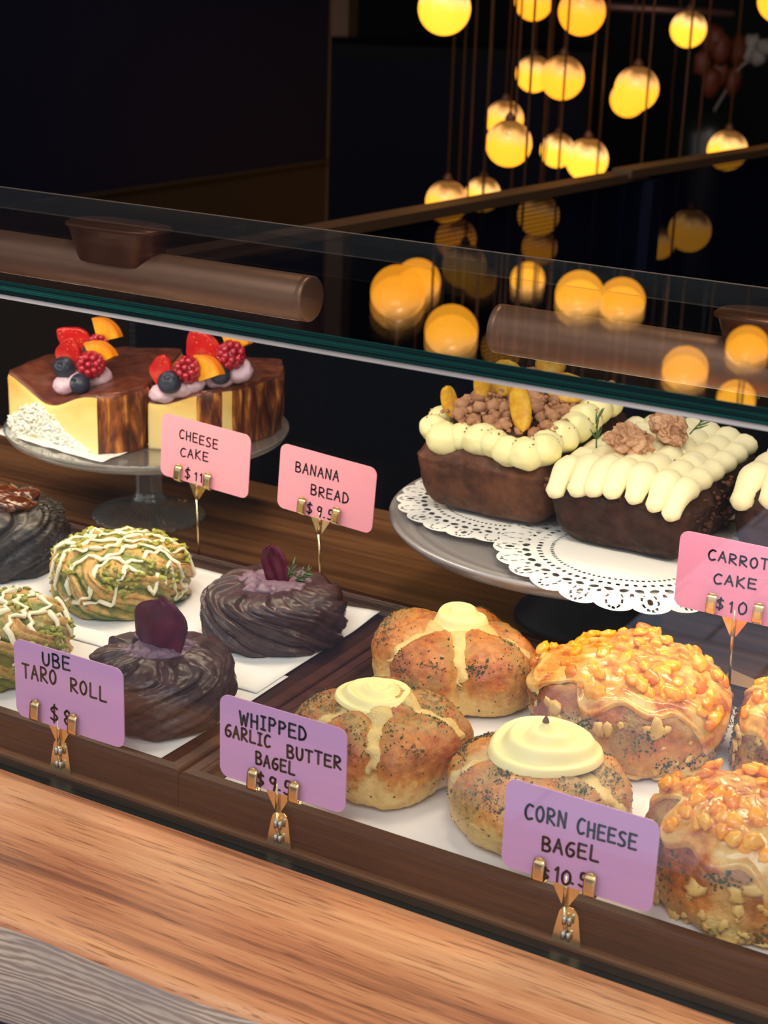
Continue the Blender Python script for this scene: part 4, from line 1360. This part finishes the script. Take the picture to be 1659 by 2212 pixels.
# second carrot loaf, right and behind
C2 = (.101, .480)
ca2 = thing('carrot_cake_loaf', 'carrot loaf with thick cream ropes, cut off by the right edge of the photo', 'cake', (C2[0], C2[1], LZ))
loaf_mesh(-.0560, .0560, -.080, .080, .0520, .14, .012, 9.2, 1.3).build('loaf', M_CARROTLOAF, ca2)
mb = MB(); frost_strokes(mb, -.052, .050, -.074, .074, zfrost(.0500), 5, 5, .0125, 8, .014)
mb.blob((0, 0, .054), (.046, .066, .010), .1, 2, 3, seed=1)
mb.build('piped_frosting', M_FROST, ca2)
for (u, v, y, d, l, sd) in ((1595, 858, .47, (.1, .1, 1), .022, 14), (1640, 862, .50, (-.4, .2, .8), .022, 16)):
    mb = MB(); rosemary(mb, at_y(u, v, y) - Vector(ca2.location), d, l, 9, sd); mb.build('rosemary_sprig', M_ROSEMARY, ca2)
d2 = thing('round_board', 'grey round plate under the carrot loaf at the right edge', 'plate', (C2[0] + .084, C2[1] + .02, 0))
MB().lathe([(.045, 0), (.046, .003), (.02, .012), (.016, .06), (.03, PZ - .010), (0, PZ - .010)], 64).build('foot', M_SLATE, d2)
MB().lathe([(0, PZ - .010), (.075, PZ - .008), (.082, PZ - .002), (.080, PZ), (0, PZ)], 96).build('plate', M_PEWTER, d2)
doily(C2[0] - .004, C2[1] - .01, PZ + .0032, .078, 'white lace doily under the carrot loaf at the right edge', 4)

# ------------------------------------------------------------------ price signs
FONT = {
 'A': [[(0, 0), (.5, 1), (1, 0)], [(.2, .38), (.82, .38)]],
 'B': [[(.05, 1), (.08, 0)], [(.05, 1), (.6, 1), (.85, .80), (.6, .56), (.08, .52)], [(.1, .52), (.7, .48), (.98, .26), (.7, .02), (.08, 0)]],
 'C': [[(.95, .95), (.5, 1), (.12, .70), (.08, .3), (.4, 0), (.95, .12)]],
 'D': [[(.08, 1), (.08, 0)], [(.08, 1), (.6, .92), (.98, .5), (.7, .12), (.08, 0)]],
 'E': [[(.95, 1), (.08, 1), (.05, .5), (.08, 0), (1, .02)], [(.06, .52), (.82, .54)]],
 'G': [[(.92, .98), (.45, .92), (.08, .45), (.25, .05), (.65, 0), (.95, .22), (.9, .45), (.5, .50)]],
 'H': [[(.08, 1), (.08, 0)], [(.92, 1), (.92, 0)], [(.08, .5), (.92, .52)]],
 'I': [[(.5, 1), (.5, 0)], [(.1, 1), (.9, 1)], [(.1, 0), (.9, 0)]],
 'K': [[(.08, 1), (.08, 0)], [(.9, .98), (.1, .48), (1, 0)]],
 'L': [[(.15, 1), (.1, .05), (.25, 0), (1, .02)]],
 'N': [[(.05, 0), (.1, 1), (.88, 0), (.95, 1)]],
 'O': [[(.5, 1), (.12, .75), (.08, .3), (.45, 0), (.85, .2), (.95, .65), (.7, .96), (.5, 1)]],
 'P': [[(.1, 1), (.1, 0)], [(.1, 1), (.7, .98), (.95, .75), (.65, .5), (.1, .48)]],
 'R': [[(.08, 1), (.08, 0)], [(.08, 1), (.65, .98), (.9, .76), (.6, .52), (.1, .48), (1, 0)]],
 'S': [[(.9, .95), (.45, 1), (.12, .78), (.4, .54), (.8, .38), (.85, .12), (.45, 0), (.05, .06)]],
 'T': [[(0, 1), (1, 1)], [(.5, 1), (.5, 0)]],
 'U': [[(.05, 1), (.08, .3), (.4, 0), (.75, .1), (.92, .4), (.92, 1)]],
 'W': [[(0, 1), (.25, 0), (.5, .75), (.75, 0), (1, 1)]],
 '$': [[(.9, .80), (.5, .86), (.12, .68), (.5, .5), (.9, .32), (.5, .12), (.05, .2)], [(.55, 1), (.45, 0)]],
 '1': [[(.1, .78), (.6, 1), (.55, 0)]],
 '9': [[(.9, .9), (.4, 1), (.1, .72), (.45, .5), (.85, .68), (.92, .95), (.85, .4), (.7, 0)]],
 '.': [[(.3, .5), (.7, .5)]],
 '5': [[(.95, 1), (.3, .98), (.2, .56), (.75, .5), (.9, .22), (.5, 0), (.02, .06)]],
 '8': [[(.5, .52), (.15, .75), (.5, 1), (.85, .78), (.5, .52), (.12, .25), (.5, 0), (.88, .25), (.5, .52)]],
 '0': [[(.5, 1), (.1, .65), (.15, .15), (.5, 0), (.9, .3), (.88, .8), (.5, 1)]],
}
SHARP = set('AEHIKLNTWP1')
def catmull(pts, n=6):
    if len(pts) < 3: return pts
    out = []
    P = [pts[0]] + list(pts) + [pts[-1]]
    for i in range(1, len(P) - 2):
        for k in range(n):
            t = k / n; a, b, c, d = P[i - 1], P[i], P[i + 1], P[i + 2]
            out.append(tuple(.5 * ((2 * b[j]) + (-a[j] + c[j]) * t + (2 * a[j] - 5 * b[j] + 4 * c[j] - d[j]) * t * t + (-a[j] + 3 * b[j] - 3 * c[j] + d[j]) * t ** 3) for j in (0, 1)))
    out.append(pts[-1]); return out
def ink(mb, pts, w, y):
    for a, b in zip(pts[:-1], pts[1:]):
        dx, dz = b[0] - a[0], b[1] - a[1]; l = math.hypot(dx, dz)
        if l < 1e-9: continue
        nx, nz_ = -dz / l * w, dx / l * w
        mb.add([(a[0] + nx, y, a[1] + nz_), (b[0] + nx, y, b[1] + nz_), (b[0] - nx, y, b[1] - nz_), (a[0] - nx, y, a[1] - nz_)], [(0, 1, 2, 3)])
    for p in pts:
        mb.add([(p[0] + w * math.cos(2 * PI * k / 10), y, p[1] + w * math.sin(2 * PI * k / 10)) for k in range(10)], [tuple(range(10))])
def write(mb, lines, ox, oz, y, w, rnd):
    for word, x0, z0, x1, z1, h in lines:
        x0, z0, x1, z1, h = [c / 1000 for c in (x0, z0, x1, z1, h)]
        n = len(word)
        L = x1 - x0
        wid = [(.75 if c == 'I' else 1.2 if c == 'W' else 1.0) for c in word]
        gap = .42 if n > 1 else 0
        unit = L / (sum(wid) + gap * (n - 1))
        cx = x0
        for c, cw in zip(word, wid):
            k = (cx - x0) / L if L > 0 else 0
            zb = z0 + (z1 - z0) * k + rnd.uniform(-.0003, .0003)
            hh = h * rnd.uniform(.94, 1.05)
            for st in FONT[c]:
                pts = [(cx + p[0] * unit * cw, zb + p[1] * hh) for p in st]
                if c not in SHARP: pts = catmull(pts)
                ink(mb, [(ox + p[0], oz + p[1]) for p in pts], w, y)
            cx += unit * (cw + gap)
def rounded_rect(w, h, r, n=8):
    pts = []
    for cx, cz, a0 in ((w - r, r, -PI / 2), (w - r, h - r, 0), (r, h - r, PI / 2), (r, r, PI)):
        for k in range(n + 1):
            a = a0 + PI / 2 * k / n
            pts.append((cx + r * math.cos(a), cz + r * math.sin(a)))
    return pts
CW, CH = .0865, .0530
def sign(label, base, card_bl, roll, lines, clips, stem_x, mat, front, inkw=.00062, yaw=0.0, stem_h=.0):
    """base: foot of the stem; card_bl: card's lower left corner in world; clips and stem_x in card mm"""
    t = thing('price_sign', label, 'sign', base, 0, 'clip-on price cards')
    off = Vector(card_bl) - Vector(base)
    M = Matrix.Translation(off) @ Matrix.Rotation(yaw, 4, 'Z') @ Matrix.Rotation(roll, 4, 'Y')
    mb = MB(); pts = rounded_rect(CW, CH, .0062)
    n = len(pts)
    vs = [(p[0], 0, p[1]) for p in pts] + [(p[0], .0008, p[1]) for p in pts]
    mb.add([M @ Vector(v) for v in vs], [tuple(range(n)), tuple(range(n, 2 * n))[::-1]] + [(i, (i + 1) % n, n + (i + 1) % n, n + i) for i in range(n)])
    card = mb.build('card', mat, t, smooth=False)
    mb = MB(); write(mb, lines, 0, 0, -.00022, inkw, random.Random(len(label)))
    mb.v = [M @ v for v in mb.v]
    mb.build('lettering', M_INK, card, smooth=False)
    # two folded spring prongs
    for cxm, czm in clips:
        mb = MB(); w = .0033
        cx = cxm / 1000; cz = czm / 1000
        prof = [(.0018, -.0046), (-.0006, -.0052), (-.0030, -.0046), (-.0040, -.0030), (-.0034, .0040), (-.0030, .0064), (-.0013, .0078), (-.0030, .0094)]
        def fn(u, v):
            k = v * (len(prof) - 1); i = min(int(k), len(prof) - 2); f = k - i
            y = prof[i][0] + (prof[i + 1][0] - prof[i][0]) * f; z = prof[i][1] + (prof[i + 1][1] - prof[i][1]) * f
            return M @ Vector((cx + (u - .5) * 2 * w * (1 - .45 * sstep(.86, 1, v)), y, cz + z))
        mb.grid(fn, 4, 28)
        c = mb.build('prong', [M_GOLD], t)
        so = c.modifiers.new('strip', 'SOLIDIFY'); so.thickness = .0005
        b = MB(); b.blob(M @ Vector((cx, -.0016, cz + .0082)), .0013, 0, 1, 2); b.build('prong_tip', M_GOLD, c)
    # gusset plate behind the card and the stem
    sx = stem_x / 1000
    g = MB()
    p0 = [(sx - .0088, -.0005), (sx + .0088, -.0005), (sx + .0022, -.0125), (sx - .0022, -.0125)]
    up = [(sx - .0088, .012), (sx + .0088, .012)]
    poly = [p0[3], p0[2], p0[1], up[1], up[0], p0[0]]
    vs = [M @ Vector((x, .0018, z)) for x, z in poly] + [M @ Vector((x, .0026, z)) for x, z in poly]
    k = len(poly)
    g.add(vs, [tuple(range(k)), tuple(range(k, 2 * k))[::-1]] + [(i, (i + 1) % k, k + (i + 1) % k, k + i) for i in range(k)])
    g.build('gusset', M_GOLD, t, smooth=False)
    top = M @ Vector((sx, .0012, .006))
    neck = M @ Vector((sx, .0012, -.0125))
    s = MB(); foot = Vector((0, 0, .0005))
    s.tube([top, neck], [.0013, .0015], 10)
    s.tube([neck, neck + (foot - neck) * .5, foot if not front else Vector((0, .0010, .004))], .0010, 10)
    s.build('stem', M_GOLD, t)
    if front:
        b = MB()
        out = []
        Wb, Wt, Hb = .0085, .0056, .0220
        pts = [(-Wb, 0), (Wb, 0), (Wb * .86, .008)]
        for i in range(9):
            a = PI * i / 8
            pts.append((Wt * 1.05 * math.cos(a), Hb - .0058 + .0058 * math.sin(a)))
        pts.append((-Wb * .86, .008))
        def lift(x, z, th): return (x, .0026 - .0012 * (1 - z / Hb) + th, z)
        m_ = len(pts)
        vs = [lift(x, z, 0) for x, z in pts] + [lift(x, z, .0007) for x, z in pts]
        b.add(vs, [tuple(range(m_)), tuple(range(m_, 2 * m_))[::-1]] + [(i, (i + 1) % m_, m_ + (i + 1) % m_, m_ + i) for i in range(m_)])
        b.build('foot_plate', M_GOLD, t, smooth=False)
        for zk in (.0055, .0148):
            kn = MB()
            for dx in (-.0014, .0016):
                kn.tube([(dx, .0003, zk - .0026), (dx, .0002, zk - .0022), (dx, .0002, zk + .0022), (dx, .0003, zk + .0026)], [.0008, .0013, .0013, .0008], 12)
            kn.build('knuckle', M_STEEL, t)
    return t
TXT = {
'corn':[('CORN', 12.0, 32.4, 35.4, 34.0, 9.1), ('CHEESE', 42.0, 33.0, 74.7, 34.1, 8.4), ('BAGEL', 23.1, 17.1, 54.9, 20.4, 8.3), ('$', 23.4, -0.5, 28.3, -0.2, 7.9), ('1', 31.5, 1.2, 34.4, 1.6, 8.5), ('0', 35.5, 1.1, 40.8, 1.8, 8.4), ('.', 41.0, 2.0, 42.6, 2.1, 1.1), ('5', 45.5, 3.0, 50.0, 3.2, 8.1)],
'whip':[('WHIPPED', 14.1, 37.1, 59.5, 38.8, 8.4), ('GARLIC', 3.9, 26.6, 35.4, 28.1, 7.4), ('BUTTER', 47.0, 25.2, 82.9, 28.1, 7.4), ('BAGEL', 25.6, 14.9, 52.2, 15.2, 7.4), ('$', 26.8, 0.9, 31.3, 1.1, 9.4), ('9', 35.2, 1.0, 39.7, 1.5, 8.5), ('.', 41.4, 1.8, 42.9, 1.8, 1.2), ('5', 45.4, 1.5, 49.8, 1.9, 8.4)],
'ube':[('UBE', 23.4, 40.8, 45.1, 42.3, 8.4), ('TARO', 6.6, 28.0, 33.8, 29.6, 9.3), ('ROLL', 45.3, 28.6, 73.2, 28.4, 9.1), ('$', 28.4, 3.2, 34.5, 3.3, 12.0), ('8', 39.1, 4.1, 44.8, 4.1, 10.0)],
'carrot':[('CARROT', 20.2, 37.0, 60.0, 38.1, 6.8), ('CAKE', 25.4, 21.6, 53.6, 23.8, 6.8), ('$', 29.1, 4.2, 33.7, 4.6, 9.1), ('1', 37.7, 3.9, 40.4, 3.9, 7.5), ('0', 43.6, 4.4, 49.4, 4.8, 7.8)],
'cheese':[('CHEESE', 17.9, 35.6, 55.4, 34.5, 7.3), ('CAKE', 19.6, 20.8, 46.8, 22.2, 7.4), ('$', 24.9, 2.1, 30.1, 2.3, 10.5), ('1', 34.4, 3.4, 37.5, 3.4, 7.0), ('1', 39.6, 3.5, 42.6, 3.5, 7.0)],
'banana':[('BANANA', 14.8, 33.3, 53.9, 34.6, 8.0), ('BREAD', 30.1, 18.1, 63.9, 19.3, 8.1), ('$', 27.6, 1.7, 32.6, 1.9, 9.7), ('9', 37.1, 1.6, 41.2, 1.9, 8.6), ('.', 43.0, 1.7, 44.5, 1.9, 1.1), ('5', 47.0, 2.3, 51.1, 2.6, 7.8)]}
YF = .0120
def front_sign(key, label, u, v, fu, fv, roll, clips, stem, mat):
    bl = at_y(u, v, YF); f = at_y(fu, fv, YF + .001); 
    base = Vector((f.x, YF - .0005, .0002))
    return sign(label, base, bl, roll, TXT[key], clips, stem, mat, True, .00075)
front_sign('corn', 'lilac price card reading CORN CHEESE BAGEL $10.5', 1082, 1868, 1222, 2040, .004, [(23.3, 4.0), (52.6, 4.6)], 38.0, M_CARD_PINK_HAZED)
front_sign('whip', 'lilac price card reading WHIPPED GARLIC BUTTER BAGEL $9.5', 475, 1673, 602, 1836, .0, [(25.1, 3.4), (53.8, 3.4)], 40.0, M_CARD_PINK_HAZED)
front_sign('ube', 'lilac price card reading UBE TARO ROLL $8', 36, 1543, 131, 1686, .0, [(17.9, 6.5), (48.3, 5.0)], 33.5, M_CARD_PINK_HAZED)
YB = .3270
def back_sign(key, label, u, v, fu, fv, roll, clips, stem, mat, zf=.0242, yb=YB):
    bl = at_y(u, v, yb); f = at_y(fu, fv, YB)
    return sign(label, (f.x, YB, zf), bl, roll, TXT[key], clips, stem, mat, False, .00060)
back_sign('cheese', 'pink price card reading CHEESE CAKE $11', 346, 1024, 430, 1172, .055, [(19.6, 4.5), (48.7, 4.5)], 36.4, M_CARD_PINK)
back_sign('banana', 'pink price card reading BANANA BREAD $9.5', 598, 1094, 693, 1240, .060, [(24.2, 5.5), (55.6, 5.5)], 39.4, M_CARD_PINK)
back_sign('carrot', 'rose pink price card reading CARROT CAKE $10', 1455, 1307, 1576, 1474, .0, [(26.3, 6.1), (57.7, 6.5)], 41.4, M_CARD_ROSE, yb=.279)

bd = MB(); q = [at_z(1557, 1467, .006), at_z(1581, 1446, .006), at_z(1700, 1498, .006), at_z(1690, 1520, .006)]
bd.prism([(p.x, p.y) for p in q], .0002, .006)  # thin pale wedge-shaped prism lying on the platform
tag(bd.build('pale_wedge', plain('pale_tan', lin(226, 184, 138), .5, vary=.1, bscale=60), smooth=False), 'pale board corner lying behind the right tray, under the carrot cake card', 'wedge')

# ------------------------------------------------------------------ balustrade behind the case
def smoked_mesh():
    m = bpy.data.materials.new('smoked_mesh_panel'); m.use_nodes = True
    nt = m.node_tree; p = nt.nodes['Principled BSDF']; out = nt.nodes['Material Output']
    v = coords(nt, (1, 1, 1), (0, 0, 0))
    w = node(nt, 'ShaderNodeTexWave', {'Vector': v, 'Scale': 55.0, 'Distortion': .0}, wave_type='BANDS', bands_direction='Z').outputs[1]
    setp(nt, p, col=lin(9, 14, 32), rough=.14)
    tr = node(nt, 'ShaderNodeBsdfTransparent', {'Color': (.80, .78, .74, 1)})
    f = ramp(nt, w, [(.2, .42), (.8, .80)])
    mx = node(nt, 'ShaderNodeMixShader', {0: f, 1: tr.outputs[0], 2: p.outputs[0]})
    nt.links.new(mx.outputs[0], out.inputs[0])
    return m
M_MESH = smoked_mesh()
rl = thing('balustrade', 'dark mesh stair railing with thin bronze handrail behind the glass case', 'railing', (0, 0, -.9))
def rail_run(a, b, z, ext_a=0.0, ext_b=0.0, dz=0.0):
    a, b = Vector(a), Vector(b); d = (b - a); d.z = 0; d.normalize(); n = Vector((-d.y, d.x, 0))
    a = a - d * ext_a; b = b + d * ext_b
    mb = MB(); mb.prism([(p.x, p.y) for p in (a - n * .004, b - n * .004, b + n * .004, a + n * .004)], 0.0, z + .9 - .012)
    mb.build('mesh_panel', M_MESH, rl, smooth=False)
    mb = MB(); mb.prism([(p.x, p.y) for p in (a - n * .012, b - n * .012, b + n * .020, a + n * .020)], z + .9 - .012, z + .9)
    mb.build('handrail', M_BRONZE, rl, smooth=False)
ZR = .20
rail_run(at_z(700, 489, ZR), at_z(1388, 366, ZR), ZR, .3)
rail_run(at_z(1388, 360, ZR + .006), at_z(1659, 317, ZR + .006), ZR + .006, .05, .8)
pp = at_z(1392, 368, ZR)
MB().box(pp.x - .02, pp.x + .02, pp.y - .012, pp.y + .028, 0, ZR + .9 - .013).build('post', M_NAVY, rl, smooth=False)

# dark cabinet and post behind, far shelf with flowers
cb = at_d(724, 95, 5.0)
cab = thing('bar_cabinet', 'tall black cabinet beside the tan post behind the railing', 'cabinet', (cb.x + .22, cb.y + .375, -.9), .53)
MB().box(-.40, .40, -.2, .2, 0, cb.z + .9).build('body', M_BLACKWALL, cab, smooth=False)
MB().box(-.38, -.01, -.206, -.2, .05, cb.z + .86).build('door', M_NAVY, cab, smooth=False)
MB().box(.01, .38, -.206, -.2, .05, cb.z + .86).build('door', M_NAVY, cab, smooth=False)
s0 = at_d(1300, 14, 4.9); s1 = at_d(1585, 30, 4.9)
sh = thing('wall_shelf', 'thin rosy metal bar shelf high in the dark background', 'shelf', (s0 + s1) / 2)
mb = MB(); mb.tube([s0 - sh.location, s1 - sh.location], .012, 8); mb.build('bar', plain('rosy_metal', lin(150, 104, 92), .4, .6), sh)
for p in (s0, s1):
    mb = MB(); q = p - sh.location; mb.tube([q, (q.x, q.y, 2.2 - sh.location.z)], .006, 8); mb.build('hanger', M_BLACK, sh)
fp = at_d(1552, 105, 4.4)
fl = thing('flower_arrangement', 'dim orange and white flowers in a dark vase, upper right background', 'flowers', (fp.x, fp.y, -.9))
zb = fp.z + .9
MB().lathe([(.10, 0), (.11, .02), (.06, zb * .4), (.09, zb - .22), (.06, zb - .16), (.055, zb - .16)], 32).build('vase', M_BLACK, fl)
mb = MB(); rnd = random.Random(2)
for i in range(9):
    mb.blob((rnd.uniform(-.04, .04), rnd.uniform(-.04, .04), zb + rnd.uniform(-.09, .06)), (.025, .025, .04), .4, 2, 2, seed=i)
mb.build('orange_bloom', plain('orange_petal', lin(96, 40, 18), .6), fl)
mb = MB(); q = at_d(1638, 112, 4.4)
for i in range(6):
    mb.blob((q.x - fp.x + rnd.uniform(-.03, .03), q.y - fp.y, q.z + .9 + rnd.uniform(-.03, .03)), .022, .4, 2, 2, seed=i + 4)
mb.tube([(0, 0, zb - .17), (.05, .03, zb - .05), (q.x - fp.x, q.y - fp.y, q.z + .9)], .004, 6)
mb.build('white_bloom', plain('white_petal', lin(130, 120, 114), .6), fl)

# ------------------------------------------------------------------ pendant globes
def globe_proto():
    r = .04
    t = thing('pendant_lamp', '', 'lamp', (0, 0, 0))
    g = MB().blob((0, 0, 0), r, 0, 1, 4).build('globe', M_GLOBE, t)
    MB().lathe([(.009, r * .955), (.009, r + .004), (.006, r + .009), (.0025, r + .014), (0, r + .014)], 20).build('socket', M_CORD, t)
    return t
def cord_to(t, z):
    MB().tube([(0, 0, .048), (0, 0, 2.2 - z)], .0019, 6).build('cord', M_CORD, t)
proto = None
def pendant(p, label):
    global proto
    if proto is None:
        t = proto = globe_proto()
    else:
        t = proto.copy(); COL.objects.link(t)
        for ch in list(proto.children):
            if ch.name.startswith('cord'): continue
            c = ch.copy(); COL.objects.link(c); c.parent = t
    t.location = p; t['label'] = label; t['group'] = 'amber globe pendants over the stairwell'
    cord_to(t, p.z)
DIRECT = [(960, 18, 57, 'amber globe pendant, largest at the top of the frame, leftmost'),
          (1153, 3, 41, 'amber globe pendant cut off by the top edge, second from left'),
          (1257, 25, 51, 'amber globe pendant at the top edge, third from left'),
          (1487, 63, 39, 'small amber globe pendant near the top right, hanging alone'),
          (1685, 0, 48, 'amber globe pendant cut off by the top right corner'),
          (1153, 160, 39, 'amber globe pendant half hidden behind its right-hand twin, second tier'),
          (1215, 168, 47, 'amber globe pendant in front of its smaller left-hand twin, second tier'),
          (1375, 192, 48, 'pale amber globe pendant in front of a lower one, right of centre'),
          (1357, 214, 39, 'amber globe pendant peeping out below a paler one, right of centre'),
          (1090, 258, 41, 'amber globe pendant just above a deep orange one'),
          (1099, 310, 50, 'deep orange globe pendant under another globe, left of centre'),
          (1204, 325, 37, 'small pale yellow globe pendant left of a larger one near the handrail'),
          (1268, 345, 46, 'yellow globe pendant with dark cap just above the handrail'),
          (965, 436, 46, 'amber globe pendant half behind the handrail, leftmost of that pair'),
          (1043, 420, 38, 'bright yellow globe pendant half behind the handrail, right of that pair'),
          (1571, 325, 43, 'amber globe pendant half behind the handrail at far right'),
          (985, 516, 44, 'dim globe pendant seen through the mesh panel, lower left one'),
          (1163, 465, 45, 'dim globe pendant seen through the mesh just under the handrail'),
          (1165, 535, 38, 'dim globe pendant seen through the mesh, directly below another'),
          (1490, 498, 46, 'dim globe pendant seen through the right-hand mesh panel'),
          (1424, 526, 34, 'dim globe pendant in the right mesh panel, half hidden by its post'),
          (1003, 575, 48, 'dim globe pendant seen through mesh and glass top, upper of a pair'),
          (1035, 606, 38, 'dim globe pendant seen through mesh and glass top, lower of a pair'),
          (1085, 750, 46, 'dim globe pendant seen low through mesh and glass, above the banana loaf')]
for u, v, r, lab in DIRECT:
    d = FPX * .04 / r
    pendant(at_d(u, v, d), lab)
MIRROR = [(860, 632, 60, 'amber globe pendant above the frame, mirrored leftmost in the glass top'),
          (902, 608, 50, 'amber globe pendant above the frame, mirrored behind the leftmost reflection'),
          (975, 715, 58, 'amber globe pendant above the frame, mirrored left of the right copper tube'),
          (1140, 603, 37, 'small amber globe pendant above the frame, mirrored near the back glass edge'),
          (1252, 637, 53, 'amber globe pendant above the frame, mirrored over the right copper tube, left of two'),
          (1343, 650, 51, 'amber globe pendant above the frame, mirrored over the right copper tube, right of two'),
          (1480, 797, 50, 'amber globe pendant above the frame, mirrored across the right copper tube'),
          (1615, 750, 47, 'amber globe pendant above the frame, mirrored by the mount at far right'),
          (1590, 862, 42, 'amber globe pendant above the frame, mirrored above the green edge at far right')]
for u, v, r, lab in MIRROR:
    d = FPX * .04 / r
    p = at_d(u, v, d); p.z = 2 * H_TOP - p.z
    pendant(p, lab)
for u, v, d in ((1165, 990, 3.0), (1096, 1010, 2.7), (1240, 1040, 3.2), (1330, 1030, 3.1), (1405, 1050, 2.9), (1010, 1050, 2.9)):
    pendant(at_d(u, v, d), 'amber globe pendant hung low behind the loaf cakes, only its cord showing above')
